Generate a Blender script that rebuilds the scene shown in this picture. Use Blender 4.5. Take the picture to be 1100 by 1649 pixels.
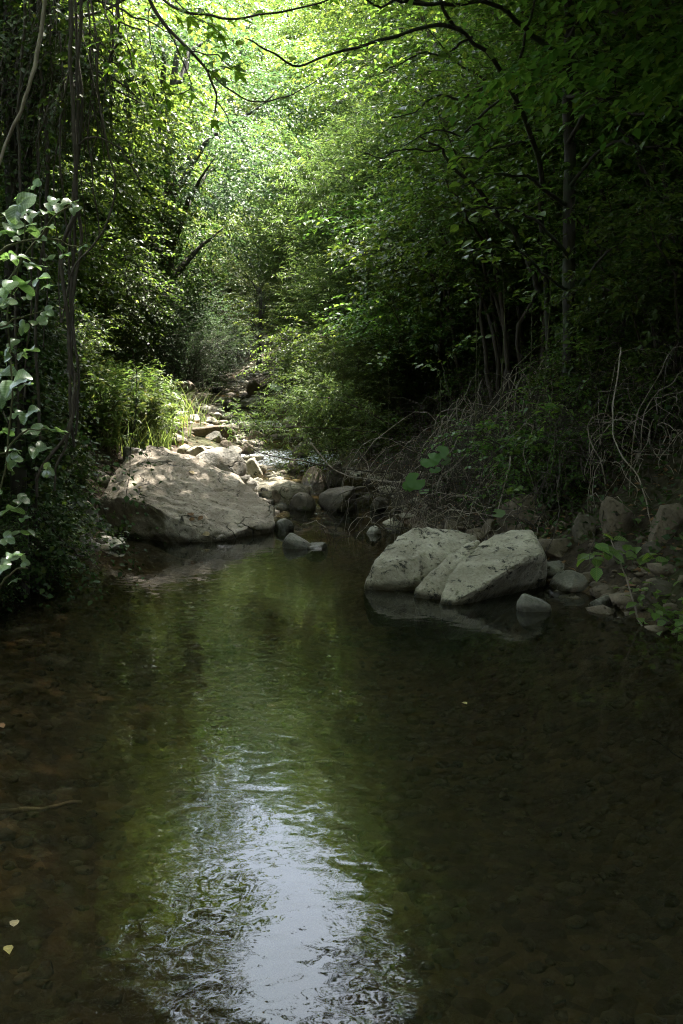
import bpy, bmesh, math, random
import numpy as np
from mathutils import Vector, Matrix, noise as mnoise

R = math.radians
rng = np.random.default_rng(7)
random.seed(7)
S = bpy.context.scene
C = S.collection
for o in list(bpy.data.objects):
    bpy.data.objects.remove(o)

# ------------------------------------------------------------------ camera
PITCH = R(8.1)
FPX = 1603.0
CAMZ = 1.5
cam = bpy.data.cameras.new('camera')
cam.lens = 35.0
cam.sensor_width = 36.0
cam.sensor_fit = 'AUTO'
cam.clip_start = 0.05
cam.clip_end = 1000
camo = bpy.data.objects.new('camera', cam)
camo.location = (0, 0, CAMZ)
camo.rotation_euler = (math.pi / 2 - PITCH, 0, 0)
C.objects.link(camo)
S.camera = camo

# ------------------------------------------------------------------ light
SUN_DIR = Vector((0.17, 0.34, 0.92)).normalized()      # towards the sun
sun_el = math.asin(SUN_DIR.z)
sun_az = math.atan2(SUN_DIR.x, SUN_DIR.y)
wd = bpy.data.worlds.new('World')
S.world = wd
wd.use_nodes = True
nt = wd.node_tree
bg = nt.nodes['Background']
sky = nt.nodes.new('ShaderNodeTexSky')
sky.sky_type = 'NISHITA'
sky.sun_disc = False
sky.sun_elevation = sun_el
sky.sun_rotation = sun_az
sky.air_density = 1.0
sky.dust_density = 5.0
sky.ozone_density = 1.0
_co = nt.nodes.new('ShaderNodeTexCoord')
_cn = nt.nodes.new('ShaderNodeTexNoise')
_cn.inputs['Scale'].default_value = 2.2
_cn.inputs['Detail'].default_value = 7
_cn.inputs['Roughness'].default_value = .6
nt.links.new(_co.outputs['Generated'], _cn.inputs['Vector'])
_cr = nt.nodes.new('ShaderNodeValToRGB')
_cr.color_ramp.elements[0].position = .36
_cr.color_ramp.elements[0].color = (.25, .25, .25, 1)
_cr.color_ramp.elements[1].position = .62
_cr.color_ramp.elements[1].color = (.9, .9, .9, 1)
nt.links.new(_cn.outputs[0], _cr.inputs[0])
_cm = nt.nodes.new('ShaderNodeMixRGB')          # thin white cloud over the blue
_cm.inputs[2].default_value = (5.6, 6.5, 7.3, 1)
nt.links.new(_cr.outputs[0], _cm.inputs[0])
nt.links.new(sky.outputs[0], _cm.inputs[1])
nt.links.new(_cm.outputs[0], bg.inputs[0])
bg.inputs[1].default_value = 0.15
sl = bpy.data.lights.new('sun', 'SUN')
sl.energy = 5.0
sl.angle = R(0.55)
sl.color = (1.0, 0.95, 0.86)
so = bpy.data.objects.new('sun', sl)
so.rotation_euler = (-SUN_DIR).to_track_quat('-Z', 'Y').to_euler()
so.location = (0, 0, 30)
C.objects.link(so)

S.view_settings.view_transform = 'Standard'
S.view_settings.look = 'None'
S.view_settings.gamma = 1.0
S.view_settings.use_curve_mapping = False
S.view_settings.exposure = 3.35
S.render.engine = 'CYCLES'
S.cycles.max_bounces = 8
S.cycles.diffuse_bounces = 5
S.cycles.glossy_bounces = 3
S.cycles.transmission_bounces = 5
S.cycles.transparent_max_bounces = 12
S.cycles.use_denoising = True
S.cycles.denoising_prefilter = 'NONE'
S.cycles.filter_width = 1.05
S.cycles.sample_clamp_indirect = 3.0
S.cycles.caustics_reflective = False
S.cycles.caustics_refractive = False


# ------------------------------------------------------------------ pixel rays (full 1100 x 1649 photograph)
def ray(px, py):
    dx = (px - 550.0) / FPX
    dy = (824.5 - py) / FPX
    return Vector((dx, math.cos(PITCH) + dy * math.sin(PITCH), -math.sin(PITCH) + dy * math.cos(PITCH)))


def at(px, py, Y):
    d = ray(px, py)
    t = Y / d.y
    return Vector((d.x * t, Y, CAMZ + d.z * t))


# ------------------------------------------------------------------ terrain functions
_yl = [-20, 2, 4, 6, 7.6, 8.6, 9.3, 10, 11, 12.5, 14.5, 19, 24, 32, 45, 60, 200]
_xl = [-3, -2.2, -2.1, -2.3, -2.4, -2.25, -1.9, -1.0, -.65, -.9, -1.35, -2.3, -3.5, -4.6, -7.5, -12, -60]
_yr = [-20, 2, 4, 5.45, 6.4, 7.5, 8.7, 9.6, 11, 12.5, 14.5, 19, 24, 32, 45, 60, 200]
_xr = [3, 2.2, 2.1, 1.95, 1.7, 1.25, .9, .62, .7, .3, -.2, -1.2, -2.2, -3.3, -6.2, -10.5, -58]
_yw = [-20, 9.6, 10.4, 11.2, 12.5, 13.6, 14.15, 16, 17.5, 18, 24, 32, 45, 60, 200]
_w = [0, 0, .03, .1, .16, .2, .38, .44, .5, .62, .87, 1.22, 1.9, 3, 14]


def W(y):
    return np.interp(y, _yw, _w)


def sm(t):
    t = np.clip(t, 0, 1)
    return t * t * (3 - 2 * t)


def sp(t):
    return np.log1p(np.exp(np.clip(t * 4, -30, 30))) / 4


def H(x, y):
    x = np.asarray(x, float)
    y = np.asarray(y, float)
    xl = np.interp(y, _yl, _xl)
    xr = np.interp(y, _yr, _xr)
    w = W(y)
    dl = xl - x
    dr = x - xr
    ins = np.minimum(-dl, -dr)
    depth = np.interp(y, [-20, 3, 6, 8.5, 10, 12, 200], [.3, .34, .5, .42, .16, .12, .1])
    shal = np.interp(x, [-2.2, -1.0, 0.2], [.35, .6, 1.0])
    h_in = w - .02 - depth * shal * sm(ins / np.where(y < 9, 1.3, .5))
    shelf = np.interp(y, [0, 8, 9.5, 13, 30], [.5, .5, .9, 2.2, 1.6])
    h_l = w - .02 + .24 * sm(dl / .7) + .06 * dl + .72 * sp(dl - shelf)
    h_r = w - .02 + .14 * sm(dr / .4) + .74 * sp(dr - .35)
    h = np.where(ins > 0, h_in, np.where(dl > 0, h_l, h_r))
    up = np.maximum(h - w, 0)
    h = np.where(h > w, w + 24 * np.tanh(up / 24), h)
    h = h + np.clip(-4 - y, 0, 30) * .45 + np.clip(y - 55, 0, 80) * .22
    n = (np.sin(x * 2.1 + 1.3 * np.sin(y * 1.7)) * np.sin(y * 2.3 + x) * .045 +
         np.sin(x * 5.3 + y * 1.1) * np.sin(y * 4.7 - x * 2.0) * .022 + np.sin(x * .5) * np.sin(y * .43) * .3 * np.clip(up / 3, 0, 1))
    amp = np.where(ins > 0, .35, 1.0)
    return h + n * amp


def hz(x, y):
    return float(H(x, y))


def hit(px, py):
    d = ray(px, py)
    for Y in np.arange(2.0, 70, .04):
        t = Y / d.y
        z = CAMZ + d.z * t
        if z <= max(hz(d.x * t, Y), float(W(Y))):
            return Vector((d.x * t, Y, z))
    return Vector((d.x * 40, 40, CAMZ + d.z * 40))


# ------------------------------------------------------------------ mesh helpers
def mesh_np(name, V, T, mat=None, smooth=False, uv=None):
    V = np.asarray(V, np.float32).reshape(-1, 3)
    T = np.asarray(T, np.int32)
    k = T.shape[1]
    me = bpy.data.meshes.new(name)
    me.vertices.add(len(V))
    me.vertices.foreach_set('co', V.ravel())
    me.loops.add(T.size)
    me.loops.foreach_set('vertex_index', T.ravel())
    me.polygons.add(len(T))
    me.polygons.foreach_set('loop_start', np.arange(0, T.size, k, dtype=np.int32))
    me.polygons.foreach_set('loop_total', np.full(len(T), k, np.int32))
    if smooth:
        me.polygons.foreach_set('use_smooth', np.ones(len(T), bool))
    me.update(calc_edges=True)
    if uv is not None:
        lay = me.uv_layers.new(name='UVMap')
        lay.data.foreach_set('uv', np.asarray(uv, np.float32)[T.ravel()].ravel())
    if mat is not None:
        me.materials.append(mat)
    return me


def link(name, me, parent=None, label=None):
    o = bpy.data.objects.new(name, me)
    C.objects.link(o)
    if parent is not None:
        o.parent = parent
    if label:
        o['label'] = label
    return o


def tag(o, label=None, cat=None, group=None, kind=None):
    if label:
        o['label'] = label
    if cat:
        o['category'] = cat
    if group:
        o['group'] = group
    if kind:
        o['kind'] = kind
    return o


def thing(name, loc, label, cat, group=None, rotz=0.0, scale=1.0):
    o = bpy.data.objects.new(name, None)
    o.empty_display_size = .1
    C.objects.link(o)
    o.location = loc
    o.rotation_euler = (0, 0, rotz)
    o.scale = (scale,) * 3
    return tag(o, label, cat, group)


def nrm(a):
    return a / np.maximum(np.linalg.norm(a, axis=-1, keepdims=True), 1e-9)


class MB:
    """collects quads and tris (as degenerate-free tris) of one mesh"""

    def __init__(s):
        s.v, s.t, s.n = [], [], 0

    def add(s, V, T):
        V = np.asarray(V, float).reshape(-1, 3)
        T = np.asarray(T, int)
        if T.shape[1] == 4:
            T = np.concatenate([T[:, [0, 1, 2]], T[:, [0, 2, 3]]])
        s.v.append(V)
        s.t.append(T + s.n)
        s.n += len(V)

    def tube(s, P, r, k=6, cap=True):
        P = np.asarray([tuple(p) for p in P], float)
        n = len(P)
        r = np.broadcast_to(np.asarray(r, float), (n,))
        tg = nrm(np.gradient(P, axis=0))
        ref = np.array([0.31, 0.83, 0.47]) if abs(tg[0, 2]) > .6 else np.array([0.1, 0.05, 1.0])
        a = nrm(np.cross(tg, ref))
        b = np.cross(tg, a)
        th = np.arange(k) / k * 2 * math.pi
        V = P[:, None] + r[:, None, None] * (np.cos(th)[None, :, None] * a[:, None] + np.sin(th)[None, :, None] * b[:, None])
        i = np.arange(n - 1)[:, None] * k
        j = np.arange(k)[None]
        q = np.stack([i + j, i + (j + 1) % k, i + k + (j + 1) % k, i + k + j], -1).reshape(-1, 4)
        s.add(V, q)
        if cap:
            s.add(np.concatenate([V[-1], P[-1:] + tg[-1:] * r[-1] * .6]), np.stack([np.arange(k), (np.arange(k) + 1) % k, np.full(k, k)], -1))

    def mesh(s, name, mat, smooth=True):
        return mesh_np(name, np.concatenate(s.v), np.concatenate(s.t), mat, smooth)


def curve(P, n=12):
    """Catmull-Rom through P"""
    P = np.asarray([tuple(p) for p in P], float)
    if len(P) < 3:
        t = np.linspace(0, 1, n)[:, None]
        return P[0] * (1 - t) + P[-1] * t
    Q = np.vstack([2 * P[0] - P[1], P, 2 * P[-1] - P[-2]])
    out = []
    m = max(2, n // (len(P) - 1))
    for i in range(1, len(Q) - 2):
        t = np.linspace(0, 1, m, endpoint=False)[:, None]
        a, b, c, d = Q[i - 1], Q[i], Q[i + 1], Q[i + 2]
        out.append(.5 * (2 * b + (c - a) * t + (2 * a - 5 * b + 4 * c - d) * t ** 2 + (-a + 3 * b - 3 * c + d) * t ** 3))
    out.append(P[-1:])
    return np.concatenate(out)


def wander(P, amp, seed=0):
    g = np.random.default_rng(seed)
    n = len(P)
    k = np.zeros((n, 3))
    for f in (1, 2, 4, 7):
        ph = g.uniform(0, 6.28, 3)
        k += np.sin(np.linspace(0, 1, n)[:, None] * 6.28 * f + ph) / f
    e = np.sin(np.linspace(0, 1, n) * math.pi)[:, None] ** .5
    return P + k * amp * e


# ------------------------------------------------------------------ materials
def newmat(name):
    m = bpy.data.materials.new(name)
    m.use_nodes = True
    t = m.node_tree
    b = t.nodes['Principled BSDF']
    return m, t, b, t.nodes['Material Output']


def N(t, typ, **kw):
    n = t.nodes.new(typ)
    for k, v in kw.items():
        setattr(n, k, v)
    return n


def ramp(t, src, stops):
    r = t.nodes.new('ShaderNodeValToRGB')
    el = r.color_ramp.elements
    while len(el) < len(stops):
        el.new(.5)
    for e, (p, c) in zip(el, stops):
        e.position = p
        e.color = (c[0], c[1], c[2], 1) if len(c) == 3 else c
    t.links.new(src, r.inputs[0])
    return r


def tex(t, scale, detail=4, rough=.55, dist=0.0, co='Object', vec=None):
    n = t.nodes.new('ShaderNodeTexNoise')
    n.inputs['Scale'].default_value = scale
    n.inputs['Detail'].default_value = detail
    n.inputs['Roughness'].default_value = rough
    n.inputs['Distortion'].default_value = dist
    if vec is None:
        c = t.nodes.new('ShaderNodeTexCoord')
        vec = c.outputs[co]
    t.links.new(vec, n.inputs['Vector'])
    return n


def leaf_mat(name, dark, light, trans, tw=.4, rough=.5, spec=.35, yellow=None, veins=False):
    m, t, b, out = newmat(name)
    g = N(t, 'ShaderNodeNewGeometry')
    stops = [(0.0, dark), (.85, light)]
    if yellow:
        stops.append((.97, yellow))
    r = ramp(t, g.outputs['Random Per Island'], stops)
    oi = N(t, 'ShaderNodeObjectInfo')
    hs = N(t, 'ShaderNodeHueSaturation')
    mr = N(t, 'ShaderNodeMapRange')
    mr.inputs['To Min'].default_value = .75
    mr.inputs['To Max'].default_value = 1.25
    t.links.new(oi.outputs['Random'], mr.inputs[0])
    t.links.new(mr.outputs[0], hs.inputs['Value'])
    mr2 = N(t, 'ShaderNodeMapRange')
    mr2.inputs['To Min'].default_value = .485
    mr2.inputs['To Max'].default_value = .515
    t.links.new(oi.outputs['Random'], mr2.inputs[0])
    t.links.new(mr2.outputs[0], hs.inputs['Hue'])
    t.links.new(r.outputs[0], hs.inputs['Color'])
    col = hs.outputs[0]
    if veins:
        uvn = N(t, 'ShaderNodeTexCoord')
        sx = N(t, 'ShaderNodeSeparateXYZ')
        t.links.new(uvn.outputs['UV'], sx.inputs[0])
        ab = N(t, 'ShaderNodeMath', operation='ABSOLUTE')
        t.links.new(sx.outputs[1], ab.inputs[0])
        a2 = N(t, 'ShaderNodeMath', operation='MULTIPLY_ADD')
        t.links.new(ab.outputs[0], a2.inputs[0])
        a2.inputs[1].default_value = -.9
        t.links.new(sx.outputs[0], a2.inputs[2])
        fr = N(t, 'ShaderNodeMath', operation='PINGPONG')
        t.links.new(a2.outputs[0], fr.inputs[0])
        fr.inputs[1].default_value = .075
        mid = N(t, 'ShaderNodeMath', operation='MINIMUM')
        t.links.new(ab.outputs[0], mid.inputs[0])
        t.links.new(fr.outputs[0], mid.inputs[1])
        vr = ramp(t, mid.outputs[0], [(.006, (1, 1, 1)), (.022, (0, 0, 0))])
        mx = N(t, 'ShaderNodeMixRGB')
        mx.inputs[2].default_value = (light[0] * 1.7, light[1] * 1.5, light[2] * 1.8, 1)
        t.links.new(vr.outputs[0], mx.inputs[0])
        t.links.new(col, mx.inputs[1])
        col = mx.outputs[0]
    b.inputs['Roughness'].default_value = rough
    b.inputs['Specular IOR Level'].default_value = spec
    t.links.new(col, b.inputs['Base Color'])
    tr = N(t, 'ShaderNodeBsdfTranslucent')
    mm = N(t, 'ShaderNodeMixRGB', blend_type='MULTIPLY')
    mm.inputs[0].default_value = 1
    mm.inputs[2].default_value = (trans[0], trans[1], trans[2], 1)
    t.links.new(col, mm.inputs[1])
    t.links.new(mm.outputs[0], tr.inputs['Color'])
    mix = N(t, 'ShaderNodeMixShader')
    mix.inputs[0].default_value = tw
    t.links.new(b.outputs[0], mix.inputs[1])
    t.links.new(tr.outputs[0], mix.inputs[2])
    t.links.new(mix.outputs[0], out.inputs['Surface'])
    return m


M = {}
M['leaf_bright'] = leaf_mat('bright_leaf', (.04, .07, .017), (.085, .125, .032), (1.65, 1.65, 1.1), .4, .5, .4, (.14, .155, .045))
M['leaf_mid'] = leaf_mat('mid_leaf', (.028, .055, .015), (.065, .1, .028), (2.4, 2.3, 1.1), .52, .48, .4, (.1, .125, .04))
M['leaf_dark'] = leaf_mat('dark_leaf', (.032, .072, .017), (.07, .12, .028), (2.5, 2.3, 1.2), .42, .48, .35, (.085, .12, .025))
M['leaf_grey'] = leaf_mat('grey_leaf', (.032, .058, .028), (.062, .095, .05), (1.6, 1.8, 1.1), .35, .55, .28, (.1, .12, .07))
M['leaf_ivy'] = leaf_mat('ivy_leaf', (.02, .04, .012), (.045, .075, .02), (1.8, 1.9, 1.0), .3, .55, .25, (.07, .09, .02))
M['leaf_willow'] = leaf_mat('willow_leaf', (.04, .07, .024), (.085, .125, .042), (1.9, 2.0, 1.2), .42, .5, .35, (.12, .15, .04))
M['leaf_vine'] = leaf_mat('vine_leaf', (.06, .105, .045), (.1, .155, .075), (1.8, 2.1, 1.0), .35, .3, .9, (.09, .15, .05), veins=True)
M['leaf_maple'] = leaf_mat('maple_leaf', (.045, .10, .015), (.075, .14, .022), (2.5, 2.5, 1.0), .5, .45, .4, (.1, .15, .03), veins=True)
M['leaf_near'] = leaf_mat('hazel_leaf', (.04, .095, .018), (.085, .14, .03), (2.6, 2.4, 1.1), .45, .45, .4, (.09, .14, .03), veins=True)
M['leaf_round'] = leaf_mat('round_leaf', (.05, .11, .02), (.06, .13, .025), (2.2, 2.4, 1.0), .4, .5, .4)
M['grass'] = leaf_mat('grass_blade', (.055, .085, .022), (.12, .155, .05), (2.0, 2.0, 1.2), .45, .5, .35, (.22, .2, .09))


def bark(name, a, b_, scale=18, moss=None):
    m, t, b, out = newmat(name)
    co = N(t, 'ShaderNodeTexCoord')
    mp = N(t, 'ShaderNodeMapping')
    mp.inputs['Scale'].default_value = (1, 1, .22)
    t.links.new(co.outputs['Object'], mp.inputs[0])
    n = tex(t, scale, 6, .65, .6, vec=mp.outputs[0])
    r = ramp(t, n.outputs[0], [(.3, a), (.7, b_)])
    col = r.outputs[0]
    if moss:
        n2 = tex(t, 3.5, 4)
        r2 = ramp(t, n2.outputs[0], [(.5, (0, 0, 0)), (.62, (1, 1, 1))])
        mx = N(t, 'ShaderNodeMixRGB')
        mx.inputs[2].default_value = (*moss, 1)
        t.links.new(r2.outputs[0], mx.inputs[0])
        t.links.new(col, mx.inputs[1])
        col = mx.outputs[0]
    t.links.new(col, b.inputs['Base Color'])
    b.inputs['Roughness'].default_value = .85
    bp = N(t, 'ShaderNodeBump')
    bp.inputs['Distance'].default_value = .012
    t.links.new(n.outputs[0], bp.inputs['Height'])
    t.links.new(bp.outputs[0], b.inputs['Normal'])
    return m


M['bark_dark'] = bark('dark_bark', (.016, .012, .008), (.05, .04, .03), 18, (.03, .045, .015))
M['bark_grey'] = bark('grey_bark', (.05, .042, .033), (.13, .11, .085), 14, (.04, .055, .02))
M['twig_dark'] = bark('dark_twig', (.03, .022, .015), (.07, .055, .04), 30)
M['cane'] = bark('dry_cane', (.14, .11, .08), (.34, .29, .23), 25)
M['green_stem'] = bark('green_stem', (.06, .07, .025), (.1, .1, .045), 25)


def rock_mat(name, c1, c2, moss=(.06, .065, .02), moss_lo=.6, stain=.0, wet=.16, warm=(.2, .15, .1)):
    m, t, b, out = newmat(name)
    n1 = tex(t, 1.6, 8, .62, .4)
    n2 = tex(t, 8, 5, .6, .5)
    n3 = tex(t, 60, 3, .6)
    r = ramp(t, n1.outputs[0], [(.36, c1), (.5, [(x + y) / 2 for x, y in zip(c1, c2)]), (.62, c2)])
    mw = N(t, 'ShaderNodeMixRGB')
    rw = ramp(t, n2.outputs[0], [(.5, (0, 0, 0)), (.72, (.7, .7, .7))])
    mw.inputs[2].default_value = (*warm, 1)
    t.links.new(rw.outputs[0], mw.inputs[0])
    t.links.new(r.outputs[0], mw.inputs[1])
    sp_ = N(t, 'ShaderNodeMixRGB', blend_type='MULTIPLY')
    rs = ramp(t, n3.outputs[0], [(.3, (.72, .72, .72)), (.6, (1.08, 1.08, 1.08))])
    sp_.inputs[0].default_value = .8
    t.links.new(mw.outputs[0], sp_.inputs[1])
    t.links.new(rs.outputs[0], sp_.inputs[2])
    col = sp_.outputs[0]
    # moss
    nm = tex(t, 3.1, 9, .72, .3)
    rm = ramp(t, nm.outputs[0], [(moss_lo, (0, 0, 0)), (moss_lo + .05, (1, 1, 1))])
    mx = N(t, 'ShaderNodeMixRGB')
    mx.inputs[2].default_value = (*moss, 1)
    t.links.new(rm.outputs[0], mx.inputs[0])
    t.links.new(col, mx.inputs[1])
    col = mx.outputs[0]
    if stain > 0:
        ns = tex(t, 8, 9, .78, .3)
        rs2 = ramp(t, ns.outputs[0], [(stain, (0, 0, 0)), (stain + .03, (1, 1, 1))])
        mx = N(t, 'ShaderNodeMixRGB')
        mx.inputs[2].default_value = (.018, .018, .012, 1)
        t.links.new(rs2.outputs[0], mx.inputs[0])
        t.links.new(col, mx.inputs[1])
        col = mx.outputs[0]
    # cracks and pits
    wco = t.nodes.new('ShaderNodeTexCoord')
    wn = tex(t, 2.5, 3, .6)
    wm_ = N(t, 'ShaderNodeMixRGB')
    wm_.inputs[0].default_value = .35
    t.links.new(wco.outputs['Object'], wm_.inputs[1])
    t.links.new(wn.outputs['Color'], wm_.inputs[2])
    vc = N(t, 'ShaderNodeTexVoronoi', feature='DISTANCE_TO_EDGE')
    vc.inputs['Scale'].default_value = 2.6
    t.links.new(wm_.outputs[0], vc.inputs['Vector'])
    cr_ = ramp(t, vc.outputs['Distance'], [(.004, (1, 1, 1)), (.02, (0, 0, 0))])
    cmask = ramp(t, wn.outputs[0], [(.5, (0, 0, 0)), (.6, (1, 1, 1))])
    cmul = N(t, 'ShaderNodeMath', operation='MULTIPLY')
    t.links.new(cr_.outputs[0], cmul.inputs[0])
    t.links.new(cmask.outputs[0], cmul.inputs[1])
    pit = tex(t, 24, 4, .65)
    pr_ = ramp(t, pit.outputs[0], [(.33, (1, 1, 1)), (.40, (0, 0, 0))])
    cmx = N(t, 'ShaderNodeMath', operation='MAXIMUM')
    t.links.new(cmul.outputs[0], cmx.inputs[0])
    pm = N(t, 'ShaderNodeMath', operation='MULTIPLY')
    pm.inputs[1].default_value = .55
    t.links.new(pr_.outputs[0], pm.inputs[0])
    t.links.new(pm.outputs[0], cmx.inputs[1])
    ck = N(t, 'ShaderNodeMixRGB')
    ck.inputs[2].default_value = (.03, .027, .02, 1)
    t.links.new(cmx.outputs[0], ck.inputs[0])
    t.links.new(col, ck.inputs[1])
    col = ck.outputs[0]
    # wet band where the stone stands in water (stored per vertex attribute "wet")
    at_ = N(t, 'ShaderNodeAttribute', attribute_name='wet')
    wm = N(t, 'ShaderNodeMixRGB', blend_type='MULTIPLY')
    wm.inputs[2].default_value = (.25, .24, .19, 1)
    t.links.new(at_.outputs['Fac'], wm.inputs[0])
    t.links.new(col, wm.inputs[1])
    t.links.new(wm.outputs[0], b.inputs['Base Color'])
    rr = N(t, 'ShaderNodeMapRange')
    rr.inputs['To Min'].default_value = .85
    rr.inputs['To Max'].default_value = .35
    t.links.new(at_.outputs['Fac'], rr.inputs[0])
    t.links.new(rr.outputs[0], b.inputs['Roughness'])
    b.inputs['Specular IOR Level'].default_value = .35
    bp = N(t, 'ShaderNodeBump')
    bp.inputs['Distance'].default_value = .03
    bp.inputs['Strength'].default_value = 1.0
    ad = N(t, 'ShaderNodeMath', operation='MULTIPLY_ADD')
    t.links.new(n3.outputs[0], ad.inputs[0])
    ad.inputs[1].default_value = .1
    t.links.new(n2.outputs[0], ad.inputs[2])
    sb_ = N(t, 'ShaderNodeMath', operation='SUBTRACT')
    t.links.new(ad.outputs[0], sb_.inputs[0])
    t.links.new(cmx.outputs[0], sb_.inputs[1])
    t.links.new(sb_.outputs[0], bp.inputs['Height'])
    t.links.new(bp.outputs[0], b.inputs['Normal'])
    return m


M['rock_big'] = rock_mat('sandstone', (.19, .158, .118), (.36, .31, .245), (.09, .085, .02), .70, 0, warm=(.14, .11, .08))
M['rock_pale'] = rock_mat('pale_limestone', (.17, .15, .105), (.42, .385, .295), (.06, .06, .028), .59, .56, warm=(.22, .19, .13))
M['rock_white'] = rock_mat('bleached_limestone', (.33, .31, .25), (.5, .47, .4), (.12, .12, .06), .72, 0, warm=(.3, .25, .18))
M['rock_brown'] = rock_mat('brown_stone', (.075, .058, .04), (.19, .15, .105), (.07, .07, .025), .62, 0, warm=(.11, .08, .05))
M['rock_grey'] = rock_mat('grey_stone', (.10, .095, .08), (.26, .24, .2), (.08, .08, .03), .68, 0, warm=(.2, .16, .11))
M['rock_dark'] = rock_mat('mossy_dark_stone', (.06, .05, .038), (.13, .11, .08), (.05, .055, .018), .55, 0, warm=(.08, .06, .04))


def ground_mat():
    m, t, b, out = newmat('forest_soil')
    co = N(t, 'ShaderNodeTexCoord')
    n1 = tex(t, .9, 8, .65, .3)
    n2 = tex(t, 14, 6, .7, .4)
    vo = N(t, 'ShaderNodeTexVoronoi')
    vo.inputs['Scale'].default_value = 16
    t.links.new(co.outputs['Object'], vo.inputs['Vector'])
    r = ramp(t, n2.outputs[0], [(.28, (.018, .013, .009)), (.5, (.042, .031, .02)), (.7, (.085, .062, .04))])
    rg = ramp(t, n1.outputs[0], [(.48, (0, 0, 0)), (.6, (.8, .8, .8))])
    mx = N(t, 'ShaderNodeMixRGB')
    mx.inputs[2].default_value = (.045, .05, .018, 1)
    t.links.new(rg.outputs[0], mx.inputs[0])
    t.links.new(r.outputs[0], mx.inputs[1])
    # silt and cobbles of the stream bed
    rb = ramp(t, vo.outputs['Color'], [(.1, (.075, .05, .031)), (.5, (.14, .096, .058)), (.9, (.2, .145, .09))])
    nb = tex(t, 2.2, 7, .7)
    rb2 = ramp(t, nb.outputs[0], [(.38, (.55, .5, .4)), (.65, (1.15, 1.1, 1.0))])
    mb = N(t, 'ShaderNodeMixRGB', blend_type='MULTIPLY')
    mb.inputs[0].default_value = 1
    t.links.new(rb.outputs[0], mb.inputs[1])
    t.links.new(rb2.outputs[0], mb.inputs[2])
    at_ = N(t, 'ShaderNodeAttribute', attribute_name='bed')
    mxb = N(t, 'ShaderNodeMixRGB')
    t.links.new(at_.outputs['Fac'], mxb.inputs[0])
    t.links.new(mx.outputs[0], mxb.inputs[1])
    t.links.new(mb.outputs[0], mxb.inputs[2])
    t.links.new(mxb.outputs[0], b.inputs['Base Color'])
    b.inputs['Roughness'].default_value = .9
    b.inputs['Specular IOR Level'].default_value = .2
    ad = N(t, 'ShaderNodeMath', operation='MULTIPLY_ADD')
    t.links.new(vo.outputs['Distance'], ad.inputs[0])
    ad.inputs[1].default_value = -.8
    t.links.new(n2.outputs[0], ad.inputs[2])
    bp = N(t, 'ShaderNodeBump')
    bp.inputs['Distance'].default_value = .04
    t.links.new(ad.outputs[0], bp.inputs['Height'])
    t.links.new(bp.outputs[0], b.inputs['Normal'])
    return m


M['ground'] = ground_mat()


def water_mat(name, calm=True):
    m, t, b, out = newmat(name)
    t.nodes.remove(b)
    co = N(t, 'ShaderNodeTexCoord')
    mp = N(t, 'ShaderNodeMapping')
    mp.inputs['Scale'].default_value = (1.0, 1.25, 1) if calm else (1, .7, 1)
    t.links.new(co.outputs['Object'], mp.inputs[0])
    a = tex(t, 6.0 if calm else 9, 0.0, .45, 1.1, vec=mp.outputs[0])
    c = tex(t, 14.0 if calm else 26, 0.5, .5, .9, vec=mp.outputs[0])
    big = tex(t, .9, 2, .5, .5)
    br = ramp(t, big.outputs[0], [(.35, (.35, .35, .35)), (.65, (1, 1, 1))])
    ad = N(t, 'ShaderNodeMath', operation='MULTIPLY_ADD')
    t.links.new(c.outputs[0], ad.inputs[0])
    ad.inputs[1].default_value = .42
    t.links.new(a.outputs[0], ad.inputs[2])
    bp = N(t, 'ShaderNodeBump')
    bp.inputs['Distance'].default_value = .0019 if calm else .022
    t.links.new(ad.outputs[0], bp.inputs['Height'])
    t.links.new(br.outputs[0], bp.inputs['Strength'])
    fr = N(t, 'ShaderNodeFresnel')
    fr.inputs['IOR'].default_value = 1.333
    t.links.new(bp.outputs[0], fr.inputs['Normal'])
    gl = N(t, 'ShaderNodeBsdfGlossy')
    gl.inputs['Roughness'].default_value = .02 if calm else .06
    t.links.new(bp.outputs[0], gl.inputs['Normal'])
    tr = N(t, 'ShaderNodeBsdfTransparent')
    tr.inputs['Color'].default_value = (.60, .55, .42, 1)
    df = N(t, 'ShaderNodeBsdfDiffuse')
    df.inputs['Color'].default_value = (.048, .052, .034, 1)
    murk = N(t, 'ShaderNodeMixShader')
    murk.inputs[0].default_value = .21 if calm else .08
    t.links.new(tr.outputs[0], murk.inputs[1])
    t.links.new(df.outputs[0], murk.inputs[2])
    body = murk.outputs[0]
    if not calm:
        at_ = N(t, 'ShaderNodeAttribute', attribute_name='foam')
        nf = tex(t, 30, 4, .7)
        mu = N(t, 'ShaderNodeMath', operation='MULTIPLY')
        rf = ramp(t, nf.outputs[0], [(.42, (0, 0, 0)), (.6, (1, 1, 1))])
        t.links.new(rf.outputs[0], mu.inputs[0])
        t.links.new(at_.outputs['Fac'], mu.inputs[1])
        wf = N(t, 'ShaderNodeBsdfDiffuse')
        wf.inputs['Color'].default_value = (.75, .78, .8, 1)
        fm = N(t, 'ShaderNodeMixShader')
        t.links.new(mu.outputs[0], fm.inputs[0])
        t.links.new(body, fm.inputs[1])
        t.links.new(wf.outputs[0], fm.inputs[2])
        body = fm.outputs[0]
    mix = N(t, 'ShaderNodeMixShader')
    t.links.new(fr.outputs[0], mix.inputs[0])
    t.links.new(body, mix.inputs[1])
    t.links.new(gl.outputs[0], mix.inputs[2])
    t.links.new(mix.outputs[0], out.inputs['Surface'])
    return m


M['pool'] = water_mat('pool_water', True)
M['stream'] = water_mat('running_water', False)


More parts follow.
